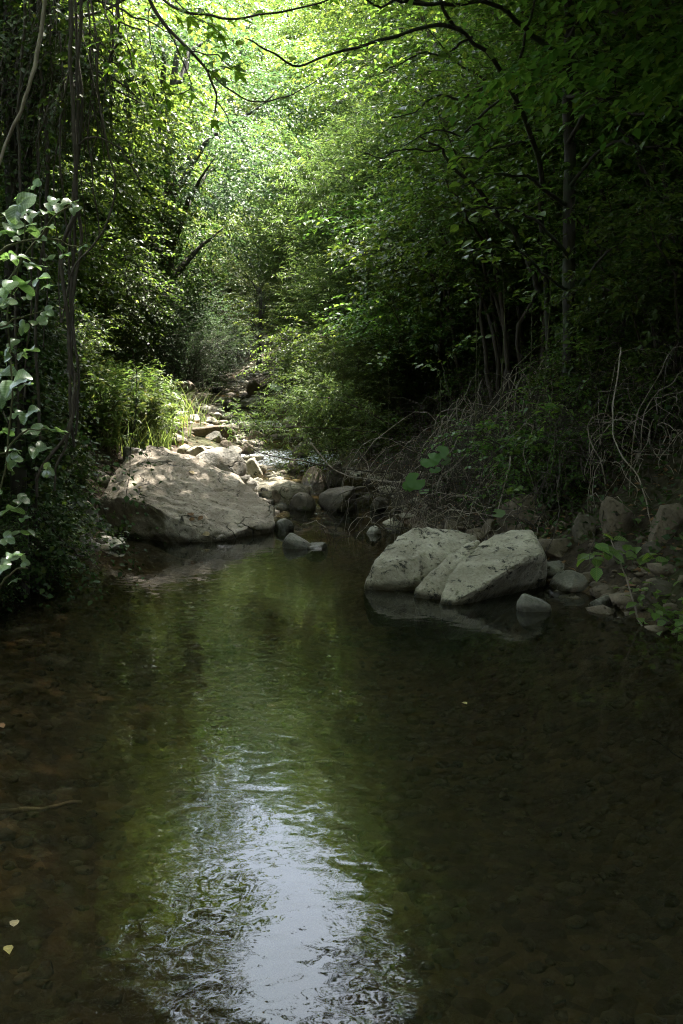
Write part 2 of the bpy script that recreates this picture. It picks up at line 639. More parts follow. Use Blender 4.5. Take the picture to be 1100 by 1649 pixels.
def plain(name, col, rough=.7, tw=0):
    m, t, b, out = newmat(name)
    n = tex(t, 40, 3)
    r = ramp(t, n.outputs[0], [(.3, [c * .75 for c in col]), (.7, [min(1, c * 1.2) for c in col])])
    t.links.new(r.outputs[0], b.inputs['Base Color'])
    b.inputs['Roughness'].default_value = rough
    if tw:
        tr = N(t, 'ShaderNodeBsdfTranslucent')
        t.links.new(r.outputs[0], tr.inputs['Color'])
        mix = N(t, 'ShaderNodeMixShader')
        mix.inputs[0].default_value = tw
        t.links.new(b.outputs[0], mix.inputs[1])
        t.links.new(tr.outputs[0], mix.inputs[2])
        t.links.new(mix.outputs[0], out.inputs['Surface'])
    return m


M['poppy'] = plain('poppy_petal', (.8, .09, .05), .6, .4)
M['poppy_eye'] = plain('poppy_centre', (.02, .015, .02), .8)
M['dead_leaf'] = plain('dead_leaf', (.20, .11, .05), .8, .2)
M['tan_leaf'] = plain('tan_leaf', (.42, .32, .18), .8, .2)
M['yellow_leaf'] = plain('yellow_leaf', (.45, .36, .12), .7, .3)

# ------------------------------------------------------------------ ground and water
ax = np.unique(np.concatenate([np.linspace(-220, -40, 10), np.linspace(-40, -12, 30), np.linspace(-12, -5, 40), np.linspace(-5, 4, 120),
                               np.linspace(4, 12, 40), np.linspace(12, 40, 30), np.linspace(40, 220, 10)]))
ay = np.unique(np.concatenate([np.linspace(-200, -20, 12), np.linspace(-20, 1, 30), np.linspace(1, 20, 210), np.linspace(20, 40, 80),
                               np.linspace(40, 70, 40), np.linspace(70, 230, 14)]))
gx, gy = np.meshgrid(ax, ay)
gz = H(gx, gy)
V = np.stack([gx, gy, gz], -1).reshape(-1, 3)
nx, ny = len(ax), len(ay)
i = np.arange(ny - 1)[:, None] * nx
j = np.arange(nx - 1)[None]
Q = np.stack([i + j, i + j + 1, i + nx + j + 1, i + nx + j], -1).reshape(-1, 4)
me = mesh_np('ground', V, Q, M['ground'], True)
bed = np.clip((W(gy) + .06 - gz) / .08, 0, 1).ravel().astype(np.float32)
a_ = me.attributes.new('bed', 'FLOAT', 'POINT')
a_.data.foreach_set('value', bed)
tag(link('ground', me), 'brown forest floor of both banks and the stream bed', kind='structure')


def water_strip(name, ys, label, mat, n=40, pad=.55):
    rows = []
    foam = []
    for y in ys:
        xl = np.interp(y, _yl, _xl) - pad
        xr = np.interp(y, _yr, _xr) + pad
        xs = np.linspace(xl, xr, n)
        z = np.full(n, W(y))
        if mat == 'stream' and y > ys[0] + .01:
            z = z + (np.sin(xs * 13 + y * 7) * np.sin(y * 11 - xs * 5)) * .012
        sl_ = (W(y + .15) - W(y - .15)) / .3
        foam.append(np.full(n, np.clip((sl_ - .17) * 5.0, 0, .9)))
        rows.append(np.stack([xs, np.full(n, y), z], -1))
    V = np.concatenate(rows)
    m_ = len(ys)
    i = np.arange(m_ - 1)[:, None] * n
    j = np.arange(n - 1)[None]
    Q = np.stack([i + j, i + j + 1, i + n + j + 1, i + n + j], -1).reshape(-1, 4)
    me = mesh_np(name, V, Q, M[mat], True)
    if mat == 'stream':
        a = me.attributes.new('foam', 'FLOAT', 'POINT')
        a.data.foreach_set('value', np.concatenate(foam).astype(np.float32))
    return tag(link(name, me), label, kind='structure')


water_strip('pool_water', np.linspace(-5, 9.6, 60), 'still dark pool mirroring the trees', 'pool')
water_strip('stream_water', np.linspace(9.6, 62, 420), 'shallow stream running down between stones into the pool', 'stream')


# ------------------------------------------------------------------ rocks
def fbm(p, o=5):
    return mnoise.fractal(p, 1.0, 2.0, o)


def finish_rock(bm, amp, seed, mat, wl, name, freq=1.0, origin=None, wet_h=.1, strata=0.0):
    off = Vector((seed * 3.7, seed * 1.3, seed * 2.1))
    bm.normal_update()
    bm.verts.ensure_lookup_table()
    size = max(max((v.co - bm.verts[0].co).length for v in list(bm.verts)[::9]), .05) if len(bm.verts) else 1
    mv = []
    for v in bm.verts:
        p = v.co * (freq / size) * 3 + off
        d = fbm(p, 3) * .5 + fbm(p * 4, 4) * .26 - abs(mnoise.noise(p * 1.7 + Vector((9, 2, 4)))) * .7 - max(0, .06 - abs(mnoise.noise(p * 2.6))) * 4
        d += mnoise.noise(p * 9) * .1 + mnoise.noise(p * 19) * .035
        if strata:
            q_ = p.x * .9 - p.y * .5 + p.z * 1.4 + fbm(p * 1.3, 3) * .7
            f_ = (q_ * 2.3) % 1.0
            d += strata * (min(f_ * 1.15, 1.0) - max(0, f_ - .87) * 7.7 - .5)
        mv.append((v, v.normal.copy() * d * amp * size))
    for v, d in mv:
        v.co += d
    me = bpy.data.meshes.new(name)
    bm.to_mesh(me)
    bm.free()
    me.materials.append(M[mat])
    for p in me.polygons:
        p.use_smooth = True
    wet = np.zeros(len(me.vertices), np.float32)
    if wl is not None:
        z = np.array([v.co.z for v in me.vertices]) + (origin.z if origin else 0)
        wob = np.array([mnoise.noise(v.co * 4 + off) for v in me.vertices])
        wet = np.clip((wl + wet_h * (.62 + .5 * wob) - z) / (wet_h * .22), 0, 1).astype(np.float32)
    a = me.attributes.new('wet', 'FLOAT', 'POINT')
    a.data.foreach_set('value', wet)
    return me


def hull_rock(name, pts, mat, label, seed, amp=.012, wl=0.0, cuts=3, bev=.05, cat='boulder', group=None, strata=.3):
    base = Vector((sum(p[0] for p in pts) / len(pts), sum(p[1] for p in pts) / len(pts), min(p[2] for p in pts)))
    bm = bmesh.new()
    for p in pts:
        bm.verts.new(Vector(p) - base)
    r = bmesh.ops.convex_hull(bm, input=bm.verts)
    dead = [e for e in r['geom_interior'] + r['geom_unused'] if isinstance(e, bmesh.types.BMVert)]
    if dead:
        bmesh.ops.delete(bm, geom=list(set(dead)), context='VERTS')
    bmesh.ops.dissolve_limit(bm, angle_limit=R(4), verts=bm.verts, edges=bm.edges)
    bmesh.ops.bevel(bm, geom=list(bm.edges), offset=bev, segments=2, profile=.6, affect='EDGES', clamp_overlap=True)
    bmesh.ops.triangulate(bm, faces=bm.faces)
    for _ in range(cuts + 4):
        mx = .036
        long_e = [e for e in bm.edges if e.calc_length() > mx]
        if not long_e:
            break
        bmesh.ops.subdivide_edges(bm, edges=long_e, cuts=1, use_grid_fill=False)
        bmesh.ops.triangulate(bm, faces=[f for f in bm.faces if len(f.verts) > 3])
    for _ in range(1):
        bmesh.ops.smooth_vert(bm, verts=bm.verts, factor=.35, use_axis_x=True, use_axis_y=True, use_axis_z=True)
    me = finish_rock(bm, amp, seed, mat, wl, name, 1.0, base, .1, strata)
    o = link(name, me)
    o.location = base
    return tag(o, label, cat, group)


def blob_rock(size, seed, sub=3, facets=8, amp=.03, flat=0.0):
    g = random.Random(seed)
    bm = bmesh.new()
    bmesh.ops.create_icosphere(bm, subdivisions=sub, radius=1)
    pl = []
    for _ in range(facets):
        n = Vector((g.gauss(0, 1), g.gauss(0, 1), g.gauss(0, .8))).normalized()
        pl.append((n, g.uniform(.5, .86)))
    if flat:
        pl.append((Vector((g.uniform(-.2, .2), g.uniform(-.25, .1), 1)).normalized(), flat))
    for v in bm.verts:
        for n, c in pl:
            d = v.co.dot(n) - c
            if d > 0:
                v.co -= n * d * .9
        v.co = Vector((v.co.x * size[0], v.co.y * size[1], v.co.z * size[2]))
    return bm


def stone(box, mat, label, seed, name='stone', cat='stone', depth=.85, flat=0.0, tilt=0.0, sub=4, group=None, amp=.028, sink=.35, base_py=None, Y=None):
    px0, px1, pt, pb = box
    b = hit((px0 + px1) / 2, base_py or pb) if Y is None else at((px0 + px1) / 2, pb, Y)
    sc = b.y / FPX
    wd_ = (px1 - px0) * sc
    dp = wd_ * depth
    yc = b.y + dp * .42
    top = at((px0 + px1) / 2, pt, yc).z
    bot = max(min(b.z, hz(b.x, yc)) - .02, float(W(b.y)) - .07)
    hgt = max(top - bot, .05)
    full = hgt * (1 + sink)
    bm = blob_rock((wd_ * .53, dp * .53, full * .53), seed, sub, 9, amp, flat)
    wl = float(W(b.y))
    o0 = Vector((at((px0 + px1) / 2, (pt + pb) / 2, yc).x, yc, top - full * .5))
    me = finish_rock(bm, amp, seed, mat, wl, name, 1.0, o0, .07)
    o = link(name, me)
    o.location = o0
    o.rotation_euler = (random.uniform(-.08, .08), tilt, random.uniform(-.15, .15))
    return tag(o, label, cat, group)


# great slanted boulder at the head of the pool
def A(px, py, Y):
    return tuple(at(px, py, Y))


big = [A(152, 822, 9.25), A(158, 798, 9.3), A(203, 734, 9.9), A(240, 713, 10.12), A(300, 727, 10.2), A(385, 768, 10.1), A(440, 817, 9.55),
       A(444, 838, 9.3), A(188, 800, 8.95), A(243, 812, 8.72), A(262, 824, 8.66), A(300, 872, 8.62), A(350, 870, 8.66), A(437, 852, 9.15), A(412, 845, 9.0),
       A(274, 874, 8.64), A(180, 862, 9.1), A(160, 846, 9.2)]
big += [(p[0], p[1], -.3) for p in (A(300, 872, 8.75), A(437, 852, 9.3), A(160, 846, 9.4), A(240, 722, 10.4), A(400, 768, 10.3))]
hull_rock('boulder', big, 'rock_big', 'huge slanted brown grey boulder with a flat top face at the head of the pool', 3, amp=.025, bev=.02, cuts=4)

# pair of pale boulders on the far side of the pool
b1 = [A(584, 942, 6.75), A(600, 905, 6.85), A(640, 858, 7.15), A(668, 846, 7.3), A(735, 850, 7.4), A(772, 862, 7.35), A(690, 950, 6.72), A(620, 946, 6.68),
      A(760, 890, 7.0), A(612, 915, 6.72), A(650, 900, 6.8)]
b1 += [(p[0], p[1], -.3) for p in (A(590, 942, 6.9), A(690, 950, 6.8), A(772, 900, 7.6), A(660, 900, 7.8))]
hull_rock('boulder', b1, 'rock_pale', 'broad rounded pale boulder rising from the pool, behind its wedge shaped neighbour', 11, amp=.03, bev=.05)
b2 = [A(702, 966, 6.3), A(722, 918, 6.5), A(775, 870, 6.85), A(832, 846, 7.05), A(858, 849, 7.0), A(738, 966, 6.24), A(800, 930, 6.3), A(845, 900, 6.42), A(878, 888, 6.6),
      A(884, 920, 6.75), A(800, 957, 6.75), A(868, 945, 7.0)]
b2 += [(p[0], p[1], -.3) for p in (A(715, 968, 6.42), A(870, 950, 7.1), A(870, 900, 7.4), A(780, 900, 7.3), A(800, 950, 6.9))]
hull_rock('boulder', b2, 'rock_pale', 'tall wedge shaped whitish boulder with black lichen blotches at the pool edge', 17, amp=.026, bev=.035)
b3 = [A(662, 948, 6.5), A(700, 912, 6.6), A(755, 868, 6.95), A(775, 866, 7.0), A(720, 955, 6.42), A(690, 956, 6.42), A(760, 920, 6.6)]
b3 += [(p[0], p[1], -.3) for p in (A(668, 950, 6.55), A(720, 955, 6.5), A(775, 900, 7.2))]
hull_rock('boulder', b3, 'rock_pale', 'narrow pale rock rib wedged between the two big pale boulders', 23, amp=.025, bev=.03)

# stones standing in or beside the water, one by one
stone((455, 505, 856, 884), 'rock_grey', 'low pointed grey stone standing alone in the middle of the pool mouth', 31, depth=.8, tilt=.3, flat=.6)
stone((486, 536, 866, 884), 'rock_grey', 'small flat pale stone touching the low pointed stone in the pool mouth', 32, depth=.8, flat=.45, tilt=-.1)
stone((440, 475, 836, 856), 'rock_grey', 'rounded wet stone just off the low end of the huge boulder', 33)
stone((588, 614, 847, 861), 'rock_white', 'lone small whitish stone in the shallow riffle before the pale boulders', 34)
stone((426, 472, 782, 818), 'rock_brown', 'round olive brown stone in the riffle behind the huge boulder', 35)
stone((462, 508, 794, 823), 'rock_dark', 'dark pointed stone beside the round olive brown stone in the riffle', 36, tilt=.25)
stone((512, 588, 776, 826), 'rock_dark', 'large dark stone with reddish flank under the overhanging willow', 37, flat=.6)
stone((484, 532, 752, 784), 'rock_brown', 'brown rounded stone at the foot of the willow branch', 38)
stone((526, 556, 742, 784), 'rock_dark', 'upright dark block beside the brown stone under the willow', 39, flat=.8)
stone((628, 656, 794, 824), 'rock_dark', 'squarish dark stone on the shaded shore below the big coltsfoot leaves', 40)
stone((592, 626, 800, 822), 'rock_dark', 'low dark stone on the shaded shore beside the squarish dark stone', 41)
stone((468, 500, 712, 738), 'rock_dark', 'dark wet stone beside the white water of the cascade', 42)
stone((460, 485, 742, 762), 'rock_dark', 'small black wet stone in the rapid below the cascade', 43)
stone((415, 440, 806, 828), 'rock_dark', 'dark wet stone half hidden behind the crest of the huge boulder', 44)
stone((308, 396, 722, 772), 'rock_grey', 'big pale rounded rock directly behind the huge boulder', 45, depth=.7)
stone((390, 428, 738, 774), 'rock_pale', 'pale rounded stone at the end of the row behind the huge boulder', 46)
stone((194, 244, 712, 754), 'rock_grey', 'flat grey slab leaning behind the high corner of the huge boulder', 47, flat=.6)
stone((300, 345, 716, 738), 'rock_pale', 'cream stone between the flat brown slab and the big pale rock', 48)
stone((262, 306, 698, 717), 'rock_pale', 'rounded cream stone at the grass edge above the huge boulder', 49)
stone((308, 378, 679, 706), 'rock_brown', 'long flat topped brown slab across the edge of the stream', 50, flat=.55, depth=.6)
stone((330, 362, 694, 712), 'rock_grey', 'grey stone at the foot of the long brown slab', 51)
stone((350, 384, 690, 708), 'rock_pale', 'tilted cream stone at the end of the long brown slab', 52, tilt=.2)
stone((352, 380, 708, 724), 'rock_brown', 'reddish stone on top of the row beside the cascade', 53)
stone((382, 410, 712, 732), 'rock_brown', 'brown stone at the brink of the cascade', 54)
stone((358, 392, 718, 734), 'rock_grey', 'grey stone between the reddish stone and the brink of the cascade', 55)
stone((176, 266, 660, 692), 'rock_white', 'broad sun bleached rock lying in the bright grass', 56, flat=.6, depth=.5)
stone((236, 268, 676, 704), 'rock_pale', 'tilted face of pale rock at the end of the sun bleached rock', 57)
stone((262, 284, 680, 702), 'rock_brown', 'brown stone beside the tilted pale rock in the grass edge', 58)
stone((280, 298, 682, 700), 'rock_grey', 'small grey stone between the grass edge and the long brown slab', 59)
stone((272, 308, 660, 678), 'rock_pale', 'cream flat stone on the gravel bank upstream of the brown slab', 60, flat=.6)
stone((272, 296, 648, 664), 'rock_pale', 'cream stone beside the mossy topped stone on the gravel bank', 61)
stone((290, 318, 643, 667), 'rock_brown', 'mossy topped ochre stone on the gravel bank', 62)
stone((276, 322, 613, 636), 'rock_brown', 'smooth rounded brown stone farthest up the gravel bank', 63)
stone((300, 350, 627, 650), 'rock_brown', 'flat tilted brown slab at the water edge upstream', 64, flat=.5, tilt=.12)
stone((246, 276, 614, 636), 'rock_dark', 'dark mossy stone behind the grass below the grey shrub', 65)
stone((268, 300, 601, 616), 'rock_grey', 'pale topped stone below the grey green shrub', 66)
stone((296, 320, 610, 624), 'rock_brown', 'ochre stone behind the smooth rounded brown stone', 67)
stone((357, 388, 644, 660), 'rock_dark', 'dark low stone in the middle of the upper stream', 68)
stone((386, 430, 634, 658), 'rock_grey', 'flat grey stone on the far edge of the upper stream', 69, flat=.55)
stone((398, 426, 611, 634), 'rock_brown', 'brown rounded stone on the far edge of the upper stream', 70)
stone((370, 392, 634, 646), 'rock_brown', 'brown stone midstream above the dark low stone', 71)
stone((420, 446, 618, 634), 'rock_dark', 'dark stone under the leaves at the bend of the stream', 72)
stone((335, 362, 662, 674), 'rock_dark', 'thin dark stone awash upstream of the brown slab', 73)
stone((384, 412, 664, 676), 'rock_brown', 'brown stone awash under the overhanging leaves', 74)
stone((384, 430, 672, 696), 'rock_grey', 'flat grey slab in the stream above the white water', 122, flat=.5)
stone((342, 384, 634, 650), 'rock_pale', 'pale flat slab lying across the upper stream', 123, flat=.5)
stone((396, 436, 690, 710), 'rock_brown', 'brown stone standing at the head of the cascade', 124)
stone((318, 344, 652, 666), 'rock_grey', 'small grey stone beside the flat tilted brown slab', 111)
stone((322, 350, 668, 682), 'rock_pale', 'pale stone just upstream of the long brown slab', 112, flat=.6)
stone((300, 324, 666, 680), 'rock_pale', 'cream block behind the long brown slab', 113)
stone((340, 366, 618, 630), 'rock_grey', 'flat grey stone awash at the bend of the stream', 114, flat=.6)
stone((350, 378, 604, 616), 'rock_brown', 'small brown stone at the far end of the stream', 115)
stone((322, 346, 604, 616), 'rock_pale', 'pale stone where the gravel bank ends', 116)
stone((286, 312, 716, 732), 'rock_pale', 'cream stone wedged behind the crest of the huge boulder', 117)
stone((244, 272, 706, 722), 'rock_grey', 'grey stone between the grass and the high corner of the huge boulder', 118)
stone((340, 368, 718, 732), 'rock_pale', 'cream stone over the big pale rounded rock', 119)
stone((392, 420, 646, 658), 'rock_grey', 'low grey stone before the flat grey stone of the far edge', 120)
stone((218, 246, 690, 706), 'rock_white', 'small bleached stone in the grass below the sun bleached rock', 121)
stone((162, 208, 862, 886), 'rock_white', 'whitish stone lying at the water edge beside the huge boulder', 75, flat=.6)
stone((104, 158, 800, 868), 'rock_grey', 'leaning grey slab half buried in the bank beside the huge boulder', 76, tilt=.5, depth=.6)
stone((118, 160, 862, 884), 'rock_pale', 'pale flat stone in the shallows under the hanging vines', 77, flat=.5)
stone((62, 112, 868, 890), 'rock_dark', 'dark low stone under the vine thicket at the shore', 78, flat=.6)
# shaded bank beyond the pale boulders
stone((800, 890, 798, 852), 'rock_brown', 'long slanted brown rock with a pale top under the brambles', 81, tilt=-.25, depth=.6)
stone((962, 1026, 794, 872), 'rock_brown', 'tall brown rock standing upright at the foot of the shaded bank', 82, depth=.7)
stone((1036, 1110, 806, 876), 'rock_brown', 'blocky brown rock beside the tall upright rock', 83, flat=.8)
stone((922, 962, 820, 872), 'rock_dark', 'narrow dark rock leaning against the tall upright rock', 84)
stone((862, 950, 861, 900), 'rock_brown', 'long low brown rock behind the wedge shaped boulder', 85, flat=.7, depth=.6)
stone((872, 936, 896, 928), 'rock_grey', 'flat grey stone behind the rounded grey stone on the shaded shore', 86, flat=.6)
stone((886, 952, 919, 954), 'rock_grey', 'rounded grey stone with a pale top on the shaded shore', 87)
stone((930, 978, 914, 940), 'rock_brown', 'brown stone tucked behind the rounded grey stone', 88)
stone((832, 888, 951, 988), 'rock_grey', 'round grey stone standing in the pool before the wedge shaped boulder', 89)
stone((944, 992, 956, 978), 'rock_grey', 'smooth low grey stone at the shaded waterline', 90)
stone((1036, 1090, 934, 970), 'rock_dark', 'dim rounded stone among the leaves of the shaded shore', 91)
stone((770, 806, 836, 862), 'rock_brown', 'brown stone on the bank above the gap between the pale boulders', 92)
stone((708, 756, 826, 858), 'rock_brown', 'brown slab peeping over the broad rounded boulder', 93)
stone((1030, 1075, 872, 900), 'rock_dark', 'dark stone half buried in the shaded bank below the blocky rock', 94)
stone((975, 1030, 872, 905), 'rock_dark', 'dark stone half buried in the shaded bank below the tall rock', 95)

# gravel: little stones along the shores and on the bed (nobody could count them)
ico = bmesh.new()
bmesh.ops.create_icosphere(ico, subdivisions=1, radius=1)
icoV = np.array([v.co for v in ico.verts])
icoT = np.array([[v.index for v in f.verts] for f in ico.faces])
ico.free()
ico2 = bmesh.new()
bmesh.ops.create_icosphere(ico2, subdivisions=2, radius=1)
ico2V = np.array([v.co for v in ico2.verts])
ico2T = np.array([[v.index for v in f.verts] for f in ico2.faces])
ico2.free()


def gravel(name, xs, ys, s, mat, label, Vt=icoV, Tt=icoT, lift=.2):
    n = len(xs)
    z = H(xs, ys)
    sc = s[:, None] * np.stack([rng.uniform(.8, 1.4, n), rng.uniform(.7, 1.2, n), rng.uniform(.35, .7, n)], -1)
    jit = rng.uniform(.72, 1.15, (n, len(Vt), 1))
    a = rng.uniform(0, 6.28, n)
    v = Vt[None] * jit * sc[:, None]
    x = v[..., 0] * np.cos(a)[:, None] - v[..., 1] * np.sin(a)[:, None]
    y = v[..., 0] * np.sin(a)[:, None] + v[..., 1] * np.cos(a)[:, None]
    P = np.stack([x + xs[:, None], y + ys[:, None], v[..., 2] + (z + s * lift)[:, None]], -1)
    T = Tt[None] + (np.arange(n) * len(Vt))[:, None, None]
    me = mesh_np(name, P.reshape(-1, 3), T.reshape(-1, 3), M[mat], True)
    return tag(link(name, me), label, kind='stuff')


n = 1500
ys = rng.uniform(9.5, 36, n)
side = rng.random(n) < .7
xl = np.interp(ys, _yl, _xl)
xr = np.interp(ys, _yr, _xr)
xs = np.where(side, xl + .35 - np.abs(rng.normal(0, .55, n)), xr - .2 + np.abs(rng.normal(0, .35, n)))
gravel('gravel', xs, ys, rng.lognormal(-2.9, .5, n), 'rock_pale', 'pale cobbles and gravel along the upper stream')
n = 500
ys = rng.uniform(9.8, 34, n)
xl = np.interp(ys, _yl, _xl)
xr = np.interp(ys, _yr, _xr)
xs = xl + (xr - xl) * rng.random(n)
gravel('stream_pebbles', xs, ys, rng.lognormal(-2.8, .45, n), 'rock_dark', 'dark wet pebbles in the shallow stream')
n = 230
ys = rng.uniform(4.5, 9.5, n)
xs = np.interp(ys, _yr, _xr) + np.abs(rng.normal(0, .3, n)) - .15
gravel('shore_gravel', xs, ys, rng.lognormal(-3.1, .5, n), 'rock_brown', 'dim gravel along the shaded shore of the pool')
n = 350
ys = rng.uniform(7, 11, n)
xs = np.interp(ys, _yl, _xl) - np.abs(rng.normal(0, .45, n)) + .2
gravel('bank_gravel', xs, ys, rng.lognormal(-3.0, .5, n), 'rock_grey', 'grey rubble on the bank beside the huge boulder')
n = 2600
ys = rng.uniform(1.6, 7.5, n)
xs = rng.uniform(-2.3, 2.1, n)
gravel('bed_pebbles', xs, ys, np.minimum(rng.lognormal(-3.75, .4, n), .055), 'rock_brown', 'brown pebbles on the bed of the pool', lift=.1)

# ------------------------------------------------------------------ foliage builders
T_QUAD = (np.array([[0, 0, 0], [.42, -.5, .1], [1, 0, -.05], [.42, .5, .1]]), np.array([[0, 1, 2], [0, 2, 3]]))
T_OV = (np.array([[0, 0, 0], [.2, -.38, .07], [.55, -.48, .1], [.83, -.25, .05], [1.02, 0, -.08], [.83, .25, .05], [.55, .48, .1], [.2, .38, .07], [.5, 0, 0]]),
        np.array([[0, 1, 8], [1, 2, 8], [2, 3, 8], [3, 4, 8], [4, 5, 8], [5, 6, 8], [6, 7, 8], [7, 0, 8]]))
T_NARROW = (np.array([[0, 0, 0], [.4, -.5, .05], [1, 0, -.12], [.4, .5, .05]]), np.array([[0, 1, 2], [0, 2, 3]]))


def leaves(P, D, Nn, L, Wd, tm):
    """vectorised leaves -> V, T"""
    P, D, Nn = P.reshape(-1, 3), nrm(D.reshape(-1, 3)), Nn.reshape(-1, 3)
    Sd = nrm(np.cross(Nn, D))
    Nn = np.cross(D, Sd)
    L = np.broadcast_to(np.asarray(L, float).ravel(), (len(P),))
    Wd = np.broadcast_to(np.asarray(Wd, float).ravel(), (len(P),))
    v, t = tm
    V = (P[:, None] + v[None, :, 0:1] * (L[:, None] * D)[:, None] + v[None, :, 1:2] * (Wd[:, None] * Sd)[:, None] +
         v[None, :, 2:3] * (L[:, None] * Nn)[:, None])
    T = t[None] + (np.arange(len(P)) * len(v))[:, None, None]
    return V.reshape(-1, 3), T.reshape(-1, 3)


def sprays(g, Cn, Dr, ln, K, L, Wr, tm, droop=.35, jit=.35, up=.7, lat=.8):
    """leafy twigs: Cn start points, Dr directions, ln lengths"""
    n = len(Cn)
    Dr = nrm(Dr)
    upv = np.array([0, 0, 1.0])
    side = np.cross(Dr, upv + g.normal(0, .15, (n, 3)))
    side = nrm(side)
    nn = np.cross(side, Dr)
    t = (np.arange(K) + .5)[None] / K + g.normal(0, .25 / K, (n, K))
    t = np.clip(t, .02, 1.0)
    ln = np.broadcast_to(ln, (n,))
    P = Cn[:, None] + Dr[:, None] * (ln[:, None] * t)[..., None]
    P[..., 2] -= droop * ln[:, None] * t ** 2
    sg = np.where(np.arange(K) % 2 == 0, 1.0, -1.0)[None, :, None]
    D = Dr[:, None] * .55 + side[:, None] * sg * lat + g.normal(0, jit, (n, K, 3))
    D[..., 2] -= .2 + .25 * t
    Nn = nn[:, None] * up + np.array([0, 0, .45]) + g.normal(0, jit, (n, K, 3))
    Ls = L * g.uniform(.65, 1.2, (n, K)) * (1.05 - .3 * t)
    return leaves(P, D, Nn, Ls.ravel(), (Ls * Wr).ravel(), tm), (P, t)


def twigs(Cn, Dr, ln, r, droop=.35):
    """thin three-sided twigs of the sprays as one V, T"""
    n = len(Cn)
    Dr = nrm(Dr)
    ln = np.broadcast_to(ln, (n,))
    a = nrm(np.cross(Dr, np.array([.2, .3, 1.0])))
    b = np.cross(Dr, a)
    rings = []
    for t, k in ((0, 1.0), (.5, .75), (1, .35)):
        c = Cn + Dr * (ln * t)[:, None]
        c[:, 2] -= droop * ln * t ** 2
        rings.append(np.stack([c + r * k * (math.cos(h) * a + math.sin(h) * b) for h in (0, 2.1, 4.2)], 1))
    V = np.stack(rings, 1).reshape(n, 9, 3)
    t = []
    for q in (0, 3):
        for h in range(3):
            h2 = (h + 1) % 3
            t += [[q + h, q + h2, q + 3 + h2], [q + h, q + 3 + h2, q + 3 + h]]
    T = np.array(t)[None] + (np.arange(n) * 9)[:, None, None]
    return V.reshape(-1, 3), T.reshape(-1, 3)


def blob_points(g, blobs, n, shell=.45):
    w = np.array([b[1][0] * b[1][1] * b[1][2] for b in blobs]) ** .75
    k = g.choice(len(blobs), n, p=w / w.sum())
    cen = np.array([b[0] for b in blobs], float)[k]
    rad = np.array([b[1] for b in blobs], float)[k]
    d = nrm(g.normal(0, 1, (n, 3)))
    r = g.random(n) ** shell
    return cen + d * rad * r[:, None], d


def make_tree(seed, Ht, tr, crown_z, cr, nb, ns, K, L, Wr, tm, leafm, barkm, spray=.6, lean=(0, 0), droop=.35, cull=None, twig=0):
    """prototype: list of (part name, mesh)"""
    g = np.random.default_rng(seed)
    top = np.array([lean[0], lean[1], Ht * .85])
    tk = wander(curve([(0, 0, -.4), (lean[0] * .25, lean[1] * .25, Ht * .3), (lean[0] * .6, lean[1] * .6, Ht * .6), top], 16), .05 * Ht / 6, seed)
    mb = MB()
    mb.tube(tk, np.linspace(tr, tr * .25, len(tk)) * (1 + .5 * np.exp(-np.arange(len(tk)) * .9)), 8)
    blobs = []
    for b in range(nb):
        a = b * 2.4 + g.uniform(-.4, .4)
        f = (b + .5) / nb
        z = crown_z[0] + (crown_z[1] - crown_z[0]) * f
        rr = cr * math.sin(math.pi * min(.95, .25 + .62 * f)) * g.uniform(.45, .85)
        ax_ = np.array([np.interp(z, tk[:, 2], tk[:, 0]), np.interp(z, tk[:, 2], tk[:, 1])])
        c = np.array([ax_[0] + rr * math.cos(a), ax_[1] + rr * math.sin(a), z])
        s = cr * g.uniform(.36, .58) * (1 - .25 * f)
        blobs.append((c, (s, s, s * g.uniform(.55, .8))))
        z0 = max(Ht * .2, z - rr * .8 - .3)
        st = np.array([np.interp(z0, tk[:, 2], tk[:, 0]), np.interp(z0, tk[:, 2], tk[:, 1]), z0])
        mid = (st + c) / 2 + np.array([0, 0, .12 * rr])
        lb = wander(curve([st, mid, c], 9), .06, seed * 31 + b)
        mb.tube(lb, np.linspace(tr * .42, .012, len(lb)), 5)
    blobs.append((np.array([top[0], top[1], crown_z[1] - .2]), (cr * .4, cr * .4, cr * .4)))
    nbg = max(8, ns // 20)
    BC, bd = blob_points(g, blobs, nbg, .4)
    kk = g.integers(0, nbg, ns)
    P = BC[kk] + g.normal(0, 1, (ns, 3)) * np.array([.5, .5, .13]) * (cr / 3.0) + np.array([0, 0, -.04]) * spray
    axis = np.stack([np.interp(P[:, 2], tk[:, 2], tk[:, 0]), np.interp(P[:, 2], tk[:, 2], tk[:, 1]), P[:, 2]], -1)
    Dr = nrm(P - axis) + (P - BC[kk]) * .9 + bd[kk] * np.array([.4, .4, .25]) + g.normal(0, .25, (ns, 3)) * np.array([1, 1, .4])
    ln = spray * g.uniform(.6, 1.25, ns)
    if cull is not None:
        keep = cull(P + nrm(Dr) * (ln * .5)[:, None])
        P, Dr, ln = P[keep], Dr[keep], ln[keep]
    (V, T), _ = sprays(g, P, Dr, ln, K, L, Wr, tm, droop, jit=.24, up=1.1)
    parts = [('trunk', mb.mesh('trunk', M[barkm])), ('crown', mesh_np('crown', V, T, M[leafm]))]
    if twig:
        tv, tt = twigs(P - nrm(Dr) * .15, Dr, ln + .1, twig, droop)
        parts.append(('twigs', mesh_np('twigs', tv, tt, M[barkm])))
    return parts


def spawn(name, parts, loc, label, cat, group=None, rotz=0.0, scale=1.0, sz=None):
    e = thing(name, loc, label, cat, group, rotz, scale)
    if sz:
        e.scale = (scale, scale, scale * sz)
    for pn, me in parts:
        o = link(pn, me, e)
        if pn == 'twigs':
            o['kind'] = 'stuff'
    return e


